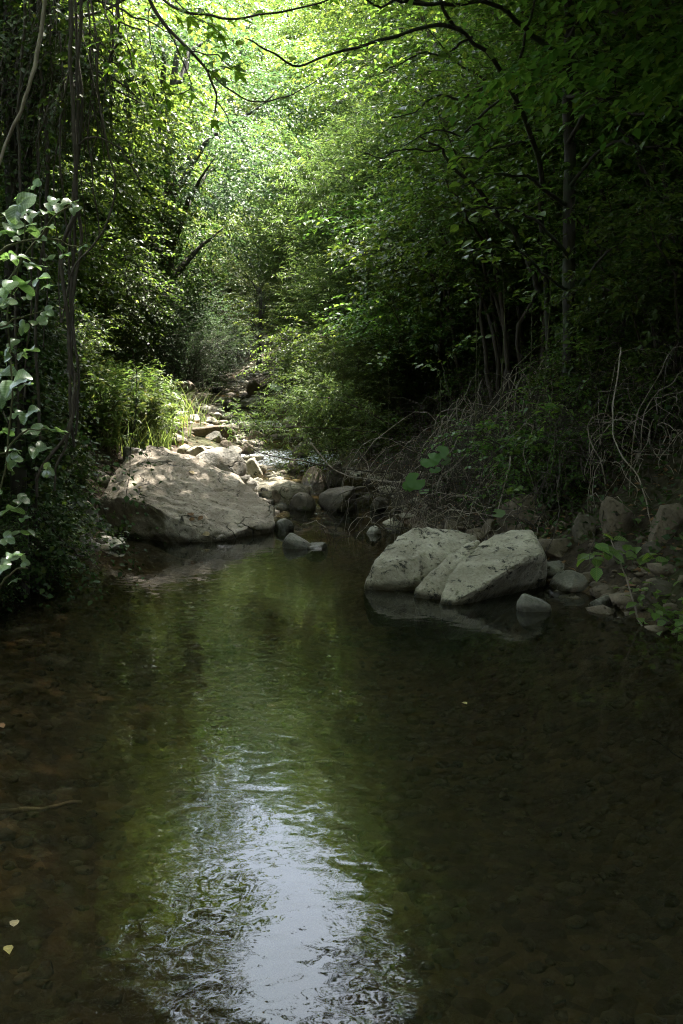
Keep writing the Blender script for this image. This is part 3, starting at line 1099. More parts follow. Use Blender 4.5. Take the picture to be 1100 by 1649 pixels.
def make_shrub(seed, Ht, rad, ns, K, L, Wr, tm, leafm, barkm, nstem=9, spray=.4, lay=.4, droop=.4, upw=.0, lo=.25, twig=.003):
    """many stems from the ground, leafy sprays along them"""
    g = np.random.default_rng(seed)
    stems, C0, D0 = [], [], []
    per = ns // nstem
    for s in range(nstem):
        a = s * 2.399 + g.uniform(-.4, .4)
        out = rad * g.uniform(.35, 1.0)
        hh = Ht * g.uniform(.65, 1.0)
        b0 = np.array([math.cos(a), math.sin(a), 0]) * rad * .12
        e = np.array([math.cos(a) * out, math.sin(a) * out, hh * (1 - .25 * out / rad)])
        m1 = b0 * .5 + e * .35 + np.array([0, 0, hh * .25])
        cv = wander(curve([b0 - np.array([0, 0, .2]), m1, e], 14), .05 * Ht / 2, seed * 77 + s)
        stems.append(cv)
        t = lo + (1 - lo) * g.random(per) ** .8
        idx = t * (len(cv) - 1)
        i0 = np.clip(idx.astype(int), 0, len(cv) - 2)
        p = cv[i0] + (cv[i0 + 1] - cv[i0]) * (idx - i0)[:, None]
        tg = nrm(cv[i0 + 1] - cv[i0])
        rd = g.normal(0, 1, (per, 3)) * np.array([1, 1, lay])
        C0.append(p + nrm(rd) * g.random(per)[:, None] ** .6 * rad * .33)
        D0.append(nrm(rd) + tg * upw + np.array([math.cos(a), math.sin(a), 0]) * .3)
    P = np.concatenate(C0)
    Dr = np.concatenate(D0)
    ln = spray * g.uniform(.5, 1.2, len(P))
    (V, T), _ = sprays(g, P, Dr, ln, K, L, Wr, tm, droop)
    parts = [('crown', mesh_np('crown', V, T, M[leafm]))]
    for cv in stems:
        mb = MB()
        mb.tube(cv, np.linspace(.006 + .006 * Ht, .004, len(cv)), 5)
        parts.append(('stem', mb.mesh('stem', M[barkm])))
    if twig:
        tv, tt = twigs(P - nrm(Dr) * .08, Dr, ln + .05, twig, droop)
        parts.append(('twigs', mesh_np('twigs', tv, tt, M[barkm])))
    return parts


PR = {}
PR['broad_a'] = make_tree(1, 9, .16, (2.5, 9.3), 3.2, 12, 1700, 13, .165, .62, T_QUAD, 'leaf_bright', 'bark_grey', .75)
PR['broad_b'] = make_tree(2, 8, .13, (1.8, 8.2), 2.7, 11, 1500, 13, .14, .6, T_QUAD, 'leaf_mid', 'bark_grey', .7)
PR['broad_c'] = make_tree(3, 10, .17, (2.0, 10.4), 2.9, 13, 1800, 12, .135, .55, T_QUAD, 'leaf_bright', 'bark_dark', .7)
PR['grey_tree'] = make_tree(4, 8, .2, (3.2, 8.0), 2.6, 10, 1800, 13, .11, .52, T_QUAD, 'leaf_grey', 'bark_dark', .6, lean=(.5, 0), droop=.5)
PR['shade'] = make_tree(5, 10, .13, (3.5, 10.2), 3.0, 12, 1500, 15, .14, .65, T_QUAD, 'leaf_dark', 'bark_dark', .8)
PR['thin'] = make_tree(8, 10, .1, (4.6, 10.4), 2.9, 12, 1050, 12, .12, .55, T_QUAD, 'leaf_bright', 'bark_dark', .7)
PR['shrub_grey'] = make_shrub(11, 2.3, 1.5, 1700, 14, .055, .45, T_QUAD, 'leaf_grey', 'twig_dark', 16, .4, .8, .15, .7, .1)
PR['creeper'] = make_shrub(19, 3.2, 1.5, 1900, 10, .075, .7, T_QUAD, 'leaf_ivy', 'twig_dark', 14, .35, .7, .5, .0, .05)
PR['shrub_green'] = make_shrub(12, 2.0, 1.3, 1100, 13, .065, .6, T_QUAD, 'leaf_mid', 'twig_dark', 11, .4, .5, .3, .2, .1)
PR['willow'] = make_shrub(13, 4.6, 1.5, 2300, 12, .135, .17, T_NARROW, 'leaf_willow', 'twig_dark', 22, .5, .9, .2, .9, .12, .002)
PR['hazel'] = make_shrub(14, 3.0, 1.7, 620, 11, .085, .66, T_OV, 'leaf_dark', 'twig_dark', 9, .5, .22, .25, .0, .2, .003)
PR['hazel_tall'] = make_shrub(15, 5.0, 2.0, 900, 11, .085, .66, T_OV, 'leaf_dark', 'twig_dark', 10, .55, .2, .25, .0, .3, .003)
PR['undergrowth'] = make_shrub(16, .9, .8, 300, 9, .055, .62, T_QUAD, 'leaf_dark', 'twig_dark', 8, .3, .4, .3, .1, .1)
PR['ivy_bush'] = make_shrub(17, 2.6, 1.1, 1500, 9, .05, .8, T_QUAD, 'leaf_ivy', 'twig_dark', 12, .3, .9, .7, -.2, .05)


def put(kind, x, y, label, cat, name, group=None, s=1.0, r=None, sz=None, dz=-.05):
    return spawn(name, PR[kind], (x, y, hz(x, y) + dz), label, cat, group, rng.uniform(0, 6.28) if r is None else r, s, sz)


def putpx(kind, px, Y, *a, **k):
    x = (px - 550) / FPX * Y
    return put(kind, x, Y, *a, **k)


# ---- far woods: each tree a thing


def far_label(px):
    return ('bright tree in the far wall of trees above the grey green tree' if px < 300 else 'bright tree closing the valley straight above the stream bend' if px < 430 else
            'bright tree in the far wall beside the gap of sky' if px < 530 else 'bright far tree seen under the arching bare limb' if px < 660 else 'bright far tree high behind the shaded slope')


def far_group(px):
    return ('far trees above the grey green tree' if px < 300 else 'far trees above the stream bend' if px < 430 else 'far trees beside the gap of sky' if px < 530 else
            'far trees under the arching limb' if px < 660 else 'far trees behind the shaded slope')


for px, Y, kind, s in [(440, 47, 'broad_a', 1.15), (380, 42, 'broad_c', 1.0), (520, 44, 'broad_a', 1.1), (330, 46, 'broad_b', 1.5), (600, 46, 'broad_c', 1.3),
                       (690, 44, 'broad_a', 1.4), (470, 58, 'broad_c', 1.3), (350, 60, 'broad_a', 1.5), (560, 60, 'broad_a', 1.5), (250, 52, 'broad_c', 1.5),
                       (180, 46, 'broad_a', 1.6), (790, 50, 'broad_c', 1.6), (420, 66, 'broad_a', 1.6), (640, 62, 'broad_b', 1.9), (270, 66, 'broad_a', 1.8),
                       (520, 72, 'broad_c', 1.9), (400, 40, 'broad_b', .8), (470, 39, 'broad_a', .75), (405, 50, 'broad_c', 1.45), (380, 55, 'broad_a', 1.5)]:
    putpx(kind, px, Y, far_label(px), 'tree', 'broadleaf_tree', far_group(px), s)
G2 = 'trees on the slope beyond the willow'
L2 = {(610, 34): 'bright tree directly behind the tallest pale willow', (640, 30): 'leafy tree rising behind the willow thicket under the bare limb', (720, 27): 'leafy tree behind the crook of the arching limb',
      (800, 30): 'leafy tree high on the slope behind the thin leaning tree', (880, 26): 'leafy tree seen just before the slender upright trunk',
      (600, 25): 'rounded tree just behind the middle of the willow thicket', (960, 24): 'leafy tree high behind the slender upright trunk', (1060, 22): 'leafy tree at the upper edge of the shaded slope',
      (690, 22): 'low tree between the willow thicket and the hazel bushes'}
for px, Y, kind, s in [(610, 34, 'broad_a', 1.0), (640, 30, 'broad_c', .95), (720, 27, 'broad_a', 1.0), (800, 30, 'broad_b', 1.2), (880, 26, 'broad_c', 1.0),
                       (600, 25, 'broad_b', .8), (960, 24, 'broad_b', 1.1), (1060, 22, 'broad_a', 1.0), (690, 22, 'broad_b', .85)]:
    putpx(kind, px, Y, L2[(px, Y)], 'tree', 'broadleaf_tree', G2, s)
G3 = 'trees on the sunlit bank behind the hanging vines'
L3 = {(180, 30): 'sunlit tree over the dark creeper thickets, beside the grey green tree', (110, 26): 'sunlit tree straight behind the bundle of hanging vines', (40, 22): 'sunlit tree behind the two dark trunks',
      (120, 21): 'smaller sunlit tree behind the bow shaped vine', (-40, 18): 'sunlit tree beyond the edge behind the climbing plant', (60, 16): 'lowest sunlit tree behind the vine curtain',
      (290, 36): 'sunlit tree above the grey green tree', (230, 40): 'tall sunlit tree behind the overhanging maple branch'}
for px, Y, kind, s in [(180, 30, 'broad_c', 1.1), (110, 26, 'broad_a', 1.1), (40, 22, 'broad_b', 1.1), (120, 21, 'broad_b', .8), (-40, 18, 'broad_a', .9), (60, 16, 'broad_b', .75),
                       (290, 36, 'broad_b', 1.1), (230, 40, 'broad_a', 1.2)]:
    putpx(kind, px, Y, L3[(px, Y)], 'tree', 'broadleaf_tree', G3, s)
putpx('grey_tree', 262, 21.5, 'grey green tree with a dark ivy clad trunk above the pale shrub', 'tree', 'ivy_clad_tree', None, 1.05, .3)
putpx('broad_b', 345, 33, 'low bright tree with a leaning dark limb over the bend of the stream', 'tree', 'broadleaf_tree', None, .62)
putpx('broad_c', 420, 31, 'low bright tree whose leaves droop to the bend of the stream', 'tree', 'broadleaf_tree', None, .5)

# ---- mid ground shrubs
GS = 'grey green shrubs above the gravel bank'
LS = {290: 'pale grey green shrub in the middle of the row above the gravel bank', 335: 'pale grey green shrub at the stream end of the row', 240: 'pale grey green shrub at the foot of the ivy clad trunk',
      215: 'pale grey green shrub nearest the bright grass', 270: 'taller grey green shrub at the back of the row'}
for px, Y, s in [(290, 24, 1.0), (335, 26, .95), (240, 22.5, 1.05), (215, 20, 1.1), (270, 27, 1.3)]:
    putpx('shrub_grey', px, Y, LS[px], 'shrub', 'shrub', GS, s)
LC = {190: 'dark creeper thicket rising straight behind the poppies', 215: 'dark creeper thicket beside the nearest grey green shrub', 160: 'dark creeper thicket at the edge of the bright grass',
      235: 'dark creeper thicket under the crown of the grey green tree', 185: 'tall dark creeper thicket behind the first row', 130: 'tallest creeper thicket seen through the hanging vines'}
for px, Y, s in [(190, 19.5, 1.0), (215, 22, 1.15), (160, 17.5, 1.0), (235, 25.5, 1.2), (185, 24, 1.5), (130, 20, 1.6)]:
    putpx('creeper', px, Y, LC[px], 'thicket', 'creeper_thicket', 'dark creeper thickets behind the grass', s)
GB = 'green shrubs on the bank behind the bright grass'
LB = {165: 'smallest green shrub in the bright grass', 140: 'green shrub at the vine side of the bright grass', 110: 'green shrub just behind the bundle of hanging vines',
      80: 'nearest green shrub behind the looping vine', 95: 'tall green shrub behind the vine bundle', 50: 'tall green shrub behind the dark trunks'}
for px, Y, s in [(165, 17.5, .45), (140, 17.0, .6), (110, 16.0, .7), (80, 14.0, .65), (95, 18.5, 1.1), (50, 16, 1.3)]:
    putpx('shrub_green', px, Y, LB[px], 'shrub', 'shrub', GB, s)
GW = 'willow thicket beside the stream'
LW = {520: 'feathery willow whose foliage hangs nearest the stream above the cascade', 580: 'feathery willow in the middle front of the thicket with thin upright stems showing',
      640: 'feathery willow at the shaded end of the thicket, beside the dark hazel bushes', 505: 'feathery willow farthest up the stream at the bend', 610: 'tall feathery willow standing behind the front row of the thicket',
      690: 'feathery willow half hidden behind the thin leaning tree', 545: 'tallest pale feathery willow rising at the back of the thicket'}
for px, Y, s in [(520, 20, 1.0), (580, 18.5, 1.05), (640, 17, 1.0), (505, 23, .85), (610, 21, 1.15), (690, 18, 1.05), (545, 24, 1.2)]:
    putpx('willow', px, Y, LW[px], 'willow', 'willow_bush', GW, s)
GU = 'low green bushes along the foot of the willow thicket'
LU = {542: 'low green bush over the upper stream opposite the long brown slab', 532: 'low green bush behind the sunlit coltsfoot leaf', 555: 'low green bush above the white water of the cascade',
      600: 'low green bush over the upright dark block by the riffle', 502: 'low green bush on the far edge of the upper stream', 545: 'smallest green bush spreading over the brown stone by the cascade',
      640: 'low green bush behind the pale bowing bare branch', 488: 'low green bush at the bend of the stream'}
for px, Y, s in [(542, 17, .85), (532, 19, .75), (555, 15.5, .9), (600, 14.5, .9), (502, 22, .75), (545, 14.2, .55), (640, 13.6, .9), (488, 27, .8)]:
    putpx('shrub_green', px, Y, LU[px], 'shrub', 'shrub', GU, s)
LWl = {(560, 14.2): 'low dark willow spreading straight above the cascade', (520, 15.2): 'low dark willow on the upstream side of the cascade', (600, 13.2): 'low dark willow over the large reddish flanked stone',
       (545, 18.0): 'waist high willow between the cascade and the upper stream', (566, 16.6): 'waist high willow in front of the middle of the thicket', (625, 15.4): 'waist high willow at the shaded end of the cascade',
       (520, 20.5): 'waist high willow leaning to the upper stream', (690, 14.6): 'waist high willow where the brambles begin', (590, 18): 'shoulder high willow filling the front of the thicket'}
for px, Y, s in [(560, 14.2, .42), (520, 15.2, .4), (600, 13.2, .42), (545, 18.0, .62), (566, 16.6, .66), (625, 15.4, .66), (520, 20.5, .5), (690, 14.6, .7), (590, 18, .8)]:
    putpx('willow', px, Y, LWl[(px, Y)], 'willow', 'willow_bush', 'low willows over the cascade', s)

# ---- shaded bank
GH = 'hazel bushes on the shaded bank'
LH = {(760, 13): 'dark hazel bush behind the bramble clump with the bright crest', (700, 15.5): 'dark hazel bush where the willow thicket ends', (830, 12): 'dark hazel bush filling the gap below the thin leaning tree',
      (900, 13): 'tall hazel bush directly behind the slender upright tree', (980, 11.5): 'tall hazel bush just beyond the slender upright tree, above the brambles', (1060, 11): 'tall hazel bush above the blocky brown rock',
      (760, 16): 'tall hazel bush under the long arching limb', (840, 15): 'tall hazel bush between the thin leaning tree and the slender tree', (1120, 9.5): 'hazel bush at the outermost edge of the shaded bank',
      (680, 13.4): 'small hazel bush at the water side of the brambles', (930, 16): 'tallest dark hazel bush up the slope behind the slender tree', (1040, 15): 'large hazel bush high on the slope above the brambles',
      (1180, 12): 'large hazel bush partly beyond the edge of the shaded bank', (1010, 9.6): 'low hazel bush among the brambles above the tall upright rock', (1090, 8.4): 'lowest hazel bush just above the blocky brown rock'}
for px, Y, kind, s in [(760, 13, 'hazel', 1.1), (700, 15.5, 'hazel', 1.1), (830, 12, 'hazel_tall', .9), (900, 13, 'hazel_tall', 1.0), (980, 11.5, 'hazel_tall', .95),
                       (1060, 11, 'hazel_tall', 1.0), (760, 16, 'hazel_tall', 1.0), (840, 15, 'hazel_tall', 1.15), (1120, 9.5, 'hazel_tall', .9), (680, 13.4, 'hazel', .8),
                       (930, 16, 'hazel_tall', 1.3), (1040, 15, 'hazel_tall', 1.3), (1180, 12, 'hazel_tall', 1.2), (1010, 9.6, 'hazel', .8), (1090, 8.4, 'hazel', .7)]:
    putpx(kind, px, Y, LH[(px, Y)], 'bush', 'hazel_bush', GH, s)
GF = 'undergrowth clumps on the shaded bank'
LF = 'small dark leafy clump of undergrowth among the brambles'
for _ in range(34):
    px, Y = rng.uniform(640, 1140), rng.uniform(8.2, 15)
    x = (px - 550) / FPX * Y
    if x > np.interp(Y, _yr, _xr) + .7:
        put('undergrowth', x, Y, LF, 'undergrowth', 'leafy_undergrowth', GF, rng.uniform(.6, 1.1))

# ---- shading trees round the pool: overhead and behind the viewpoint
GT = {'behind': 'unseen trees added behind the viewpoint for shade', 'right': 'tall trees added for shade over the bank with the brambles', 'left': 'tall trees added for shade over the bank above the vine curtain'}
LT = {'behind': 'unseen dark tree added behind the viewpoint to shade the lower end of the pool', 'right': 'tall dark tree added for shade over the bank above the brambles', 'left': 'tall dark tree added for shade over the bank above the vine curtain'}
for x, y, s in [(4.2, 4.2, 1.0), (4.0, .2, 1.0), (6.8, 1.0, 1.2), (5.0, -4, 1.1), (10.5, 14.5, 1.1),
                (-4.9, 2.6, .95), (-6.2, 6.4, .95), (-4.6, -1.0, 1.0), (-8.5, 5, 1.1), (-7.5, .5, 1.1), (0.5, -6, 1.1), (-3.0, -6.5, 1.1), (3, -9, 1.2), (-1, -11, 1.3),
                (10.5, 4, 1.3), (11.5, 9, 1.3), (1.8, -3.6, .9), (-2.2, -4.2, .9), (3.4, 6.4, .72), (9, 7.5, 1.0),
                (13, 12, 1.2), (14, 6.5, 1.3), (4.4, 1.8, .95), (5.0, 14.3, .8)]:
    side = 'behind' if y < -1 else 'right' if x > 0 else 'left'
    put('shade', x, y, LT[side], 'tree', 'tall_tree', GT[side], s)  # trees put in for shade

def stream_gap(x, y, z):
    """True where leaves may grow: the canopy stays open in a ragged strip above the middle of the stream"""
    mid = -.07 * y + .12 * np.sin(y * 1.9) * np.clip(z / 8, 0, 1)
    hw_ = np.interp(y, [2.6, 4.2, 5.4, 9, 16], [1.3, .7, .2, .3, .55])
    n_ = .35 * np.sin(x * 3.1 + y * 2.3) * np.sin(y * 3.7 + z * 2.9)
    stray = np.sin(x * 41.3 + y * 17.7 + z * 29.1) > .80          # a few twigs still cross the gap
    return ((np.abs(x - mid) > hw_ + n_ * .8) | stray) & (z > 1.62 + .352 * y)


for x, y, kind, sc, lab in [(5.0, 16.4, 'shade', 1.0, 'tall dark tree standing behind the bare arching limb'), (4.4, 24.0, 'broad_c', 1.15, 'tall leafy tree towering behind the willow thicket'),
                            (-6.0, 17.0, 'broad_b', 1.25, 'tall tree towering over the dark creeper thickets'), (-7.4, 23.0, 'broad_c', 1.05, 'tall tree rising close behind the grey green tree'),
                            (-8.6, 29.0, 'broad_a', 1.3, 'tall tree at the edge of the sky gap behind the grey green tree'), (4.4, 30.5, 'broad_a', 1.2, 'tall bright tree at the edge of the sky gap beyond the willows'),
                            (3.3, 19.0, 'thin', 1.05, 'airy tree rising out of the willow thicket'), (-6.4, 20.0, 'thin', 1.0, 'airy tree rising behind the bright grass')]:
    if kind in PR:
        put(kind, x, y, lab, 'tree', 'tall_tree', None, sc)
for q, (x, y, r, lab) in enumerate([(6.2, 5.2, math.pi, 'unseen tree added on the shaded bank to shade the pool, nearest the viewer'), (4.8, 10.2, math.pi, 'unseen tree added to shade the pool above the pale boulders'),
                                    (-4.8, 10.2, 0, 'unseen tree added on the bank with the vines to shade the pool'), (4.5, 13.9, math.pi, 'tree added on the shaded bank to shade the riffle and huge boulder')]):
    zb = hz(x, y)  # roof trees added to block the sun, crowns above view and reflection

    def cull(P, x=x, y=y, r=r, zb=zb):
        c_, s_ = math.cos(r), math.sin(r)
        return zb + P[:, 2] > .78 * (y + P[:, 0] * s_ + P[:, 1] * c_) - .6
    spawn('tall_tree', make_tree(80 + q, 10, .12, (6.6, 9.6), 2.9, 11, 760, 13, .12, .65, T_QUAD, 'leaf_dark', 'bark_dark', .8, lean=(3.6, 0), cull=cull), (x, y, zb), lab, 'tree', 'trees added to shade the pool', r)
LA = {(3.9, 9.6): 'tree leaning out from the shaded bank above the broad rounded boulder', (4.1, 6.4): 'tree leaning out over the pool from beside the shaded shore', (4.4, 12.2): 'tree leaning out above the riffle',
      (4.6, 8.2): 'tall tree leaning out high above the wedge shaped boulder', (4.1, 10.9): 'slim tree leaning out over the pool mouth', (-4.8, 9.4): 'tree leaning out above the huge boulder',
      (3.9, 4.9): 'tree leaning out over the near end of the pool', (-4.9, 4.9): 'tree leaning out from above the climbing plant', (-5.0, 12.4): 'tree leaning out above the bank beside the huge boulder', (-6.0, 6.8): 'tree leaning out above the vine curtain'}
for q, (x, y, r, sc) in enumerate([(3.9, 9.6, math.pi, 1.0), (4.1, 6.4, math.pi, 1.0), (4.4, 12.2, math.pi, 1.0), (4.6, 8.2, math.pi, 1.1), (4.1, 10.9, math.pi, 1.0),
                                   (-4.8, 9.4, 0, 1.0), (-6.0, 6.8, 0, .95), (-5.0, 12.4, 0, 1.0), (3.9, 4.9, math.pi, 1.0)]):
    r += rng.uniform(-.25, .25)
    zb = hz(x, y) - .05

    def cull(P, x=x, y=y, r=r, sc=sc, zb=zb):
        c_, s_ = math.cos(r), math.sin(r)
        return stream_gap(x + sc * (P[:, 0] * c_ - P[:, 1] * s_), y + sc * (P[:, 0] * s_ + P[:, 1] * c_), zb + sc * P[:, 2])
    spawn('leaning_tree', make_tree(60 + q, 7.6, .09, (2.9, 7.4), 2.5, 13, 1900, 13, .10, .65, T_QUAD, 'leaf_dark', 'bark_dark', .7, lean=(2.7, 0), cull=cull),
          (x, y, zb), LA[(x, y)], 'tree', 'airy trees leaning over the pool', r, sc)

# ------------------------------------------------------------------ the slender dark tree over the shaded bank
def branch(P, r0, r1, n=18, k=6, amp=.02, seed=0):
    cv = wander(curve(P, n), amp, seed)
    mb = MB()
    mb.tube(cv, np.linspace(r0, r1, len(cv)), k)
    return mb, cv


def rel(o, V):
    return np.asarray(V) - np.array(o.location)


LEAF = {}


def leaf_mesh(kind, tm, L, Wd, mat):
    v, t = tm
    V = v * np.array([L, Wd, L])
    me = mesh_np(kind, V, t, M[mat], True, uv=np.stack([v[:, 0], v[:, 1]], -1))
    LEAF[kind] = me
    return me


leaf_mesh('hazel', T_OV, .085, .062, 'leaf_near')
leaf_mesh('hazel_big', T_OV, .11, .08, 'leaf_near')


def maple_tm():
    pts = []
    lobes = [(-2.3, .42), (-1.15, .82), (0, 1.0), (1.15, .82), (2.3, .42)]
    prev = None
    for i_, (a, r) in enumerate(lobes):
        for da, f in ((-.3, .62), (-.16, .72), (0, 1.0), (.16, .72), (.3, .62)):
            pts.append((a + da * (1 if abs(a) < 2 else .8), r * f))
        if i_ < 4:
            pts.append((a + .575, .36))
    v = [(.38, 0, .0)]
    for a, r in pts:
        x, y = math.cos(a) * r, math.sin(a) * r
        v.append((.38 + x * .62, y * .62, .05 * abs(math.sin(a * 2)) - .12 * r * r))
    v.append((0.12, 0, .0))
    n_ = len(pts)
    t = [(0, 1 + i_, 2 + i_) for i_ in range(n_ - 1)] + [(0, n_, n_ + 1), (0, n_ + 1, 1)]
    return np.array(v), np.array(t)


T_MAPLE = maple_tm()
leaf_mesh('maple', T_MAPLE, .12, .12, 'leaf_maple')


def tri_tm():
    """compound leaf of three broad leaflets on a stalk"""
    out = np.array([[0, 0, 0], [.12, -.3, .05], [.4, -.46, .09], [.7, -.4, .06], [.93, -.17, 0], [1.0, 0, -.05], [.93, .17, 0], [.7, .4, .06], [.4, .46, .09], [.12, .3, .05],
                    [.3, 0, -.01], [.65, 0, -.02]])
    f = [[0, 1, 10], [1, 2, 10], [2, 11, 10], [2, 3, 11], [3, 4, 11], [4, 5, 11], [5, 6, 11], [6, 7, 11], [7, 8, 11], [8, 10, 11], [8, 9, 10], [9, 0, 10]]
    V, T, U = [], [], []
    for a, s, ox in ((0, .62, .38), (1.25, .52, .3), (-1.2, .52, .3)):
        c, sn = math.cos(a), math.sin(a)
        for p in out:
            x, y = p[0] * s, p[1] * s * .95
            V.append((ox + x * c - y * sn, x * sn + y * c, p[2] * s + (.04 if a == 0 else -.05) * p[0]))
            U.append((p[0], p[1]))
        k = len(V) - len(out)
        T += [[q + k for q in ff] for ff in f]
    k = len(V)
    V += [(-.15, -.008, -.1), (-.15, .008, -.1), (.38, .008, 0), (.38, -.008, 0)]
    U += [(0, 0)] * 4
    T += [[k, k + 3, k + 2], [k, k + 2, k + 1]]
    return np.array(V), np.array(T), np.array(U)


tv_, tt_, tu_ = tri_tm()
for q in range(5):
    g_ = np.random.default_rng(900 + q)
    w_ = tv_ * np.array([.14, .125, .16]) * g_.uniform(.8, 1.15, 3)
    w_[:, 2] += .16 * g_.uniform(-1.2, .3) * (w_[:, 0] - .03) ** 2 / .14 + .02 * np.sin(w_[:, 0] * g_.uniform(25, 50) + q) * np.abs(w_[:, 1]) / .05
    w_[:, 1] += .012 * np.sin(w_[:, 0] * 30 + q * 2)
    LEAF['vine%d' % q] = mesh_np('vine_leaf', w_, tt_, M['leaf_vine'], True, uv=tu_)
# big heart shaped coltsfoot leaf
hv = [(0.25, 0, 0)]
for i_ in range(18):
    a = -2.75 + 5.5 * i_ / 17
    r = (1.0 if i_ % 2 else .93) * (1 - .12 * math.cos(a * 1.5))
    hv.append((.25 + r * math.cos(a) * .72, r * math.sin(a) * .75, .1 * (abs(math.sin(a * 2.5))) - .1 * r))
hv.append((.12, 0, .0))
hv = np.array(hv)
ht = np.array([(0, i_, i_ + 1) for i_ in range(1, 18)] + [(0, 18, 19), (0, 19, 1)])
LEAF['coltsfoot'] = mesh_np('coltsfoot_leaf', hv * .1, ht, M['leaf_round'], False, uv=hv[:, :2])


def put_leaf(kind, parent, pos, d, n, s=1.0):
    d = Vector(d).normalized()
    n = Vector(n)
    sd = n.cross(d)
    if sd.length < 1e-4:
        sd = Vector((1, 0, 0)).cross(d)
    sd.normalize()
    n = d.cross(sd)
    m = Matrix((d, sd, n)).transposed().to_4x4()
    o = bpy.data.objects.new('leaf', LEAF[kind])
    C.objects.link(o)
    o.parent = parent
    m = Matrix.Translation(Vector(pos) - parent.location) @ m @ Matrix.Scale(s, 4)
    o.matrix_basis = m
    return o


def rv(s=1.0):
    return Vector((random.gauss(0, s), random.gauss(0, s), random.gauss(0, s)))


def leafy(parent, kind, cv, n, t0=.3, spread=.04, s=(.8, 1.45), up=1.0, out=1.0):
    """single leaves along a twig"""
    cv = np.asarray(cv)
    for q in range(n):
        t = t0 + (1 - t0) * (q + random.random()) / n
        f = t * (len(cv) - 1)
        i0 = min(int(f), len(cv) - 2)
        p = Vector(cv[i0] + (cv[i0 + 1] - cv[i0]) * (f - i0))
        tg = Vector(cv[i0 + 1] - cv[i0]).normalized()
        sd = tg.cross(Vector((0, 0, 1)))
        if sd.length < .1:
            sd = Vector((math.cos(q * 2.4), math.sin(q * 2.4), 0))
        sd.normalize()
        d = tg * .5 + sd * (out if q % 2 else -out) + rv(.25) + Vector((0, 0, -.2))
        put_leaf(kind, parent, p + rv(spread), d, Vector((0, -.25, up)) + rv(.3), random.uniform(*s))


# slender trunk
base = hit(915, 668)
x0, y0 = (915 - 550) / FPX * 9.2, 9.2
dark_tree = thing('slender_tree', (x0, y0, hz(x0, y0)), 'slender dark upright tree with ivy on its trunk, rooted on the shaded bank', 'tree')
tp = [(x0, y0, hz(x0, y0) - .3), tuple(at(918, 560, 9.2)), tuple(at(915, 380, 9.2)), tuple(at(910, 200, 9.25)), tuple(at(918, 40, 9.3)), tuple(at(915, -200, 9.3)), tuple(at(920, -480, 9.3))]
mb, tcv = branch(tp, .066, .038, 30, 9, .025, 5)
mb.v = [rel(dark_tree, v) for v in mb.v]
link('trunk', mb.mesh('trunk', M['bark_dark']), dark_tree)

g = np.random.default_rng(77)
n_ = 260
f_ = g.random(n_) * (len(tcv) * .75)
i0_ = f_.astype(int)
an_ = g.uniform(0, 6.28, n_)
pp_ = tcv[i0_] + np.stack([np.cos(an_), np.sin(an_), 0 * an_], -1) * .07
(V, T), _ = sprays(g, pp_ - np.array(dark_tree.location), np.stack([np.cos(an_), np.sin(an_), .4 + 0 * an_], -1), .18, 6, .055, .75, T_QUAD, .5)
link('ivy', mesh_np('ivy', V, T, M['leaf_ivy']), dark_tree)


def limb(tree, P, r0, r1, nleaf=0, kind='hazel', seed=0, name='branch', amp=.03, mat='bark_dark', **kw):
    mb, cv = branch(P, r0, r1, max(14, 5 * len(P)), 6, amp, seed)
    mb.v = [rel(tree, v) for v in mb.v]
    link(name, mb.mesh(name, M[mat]), tree)
    if nleaf:
        leafy(tree, kind, cv, nleaf, **kw)
    return cv


limb(dark_tree, [at(912, 110, 9.2), at(880, 75, 9.0), at(835, 40, 8.8), at(780, 12, 8.5), at(715, 5, 8.3), at(650, -8, 8.0)], .03, .008, 10, seed=21)
limb(dark_tree, [at(915, 230, 9.2), at(960, 170, 8.8), at(1010, 150, 8.5), at(1090, 120, 8.2)], .02, .006, 22, seed=22)
limb(dark_tree, [at(915, 155, 9.2), at(980, 165, 8.6), at(1040, 180, 8.2), at(1100, 170, 7.8)], .02, .006, 22, seed=23)
limb(dark_tree, [at(912, 330, 9.2), at(860, 290, 8.8), at(800, 285, 8.5), at(740, 300, 8.3)], .02, .005, 26, seed=24)
limb(dark_tree, [at(916, 420, 9.2), at(860, 350, 8.7), at(800, 330, 8.4), at(735, 345, 8.1)], .018, .005, 26, seed=25)
limb(dark_tree, [at(918, 300, 9.2), at(980, 240, 8.7), at(1050, 230, 8.4), at(1110, 250, 8.2)], .018, .005, 24, seed=26)
limb(dark_tree, [at(916, 60, 9.2), at(960, 20, 8.8), at(1020, 30, 8.4), at(1080, 60, 8.2)], .018, .005, 24, seed=27)
limb(dark_tree, [at(918, 470, 9.2), at(860, 430, 8.7), at(800, 400, 8.4), at(745, 400, 8.2)], .014, .004, 24, seed=28)
limb(dark_tree, [at(918, 480, 9.2), at(975, 400, 8.7), at(1030, 390, 8.4), at(1090, 410, 8.2)], .014, .004, 22, seed=29)

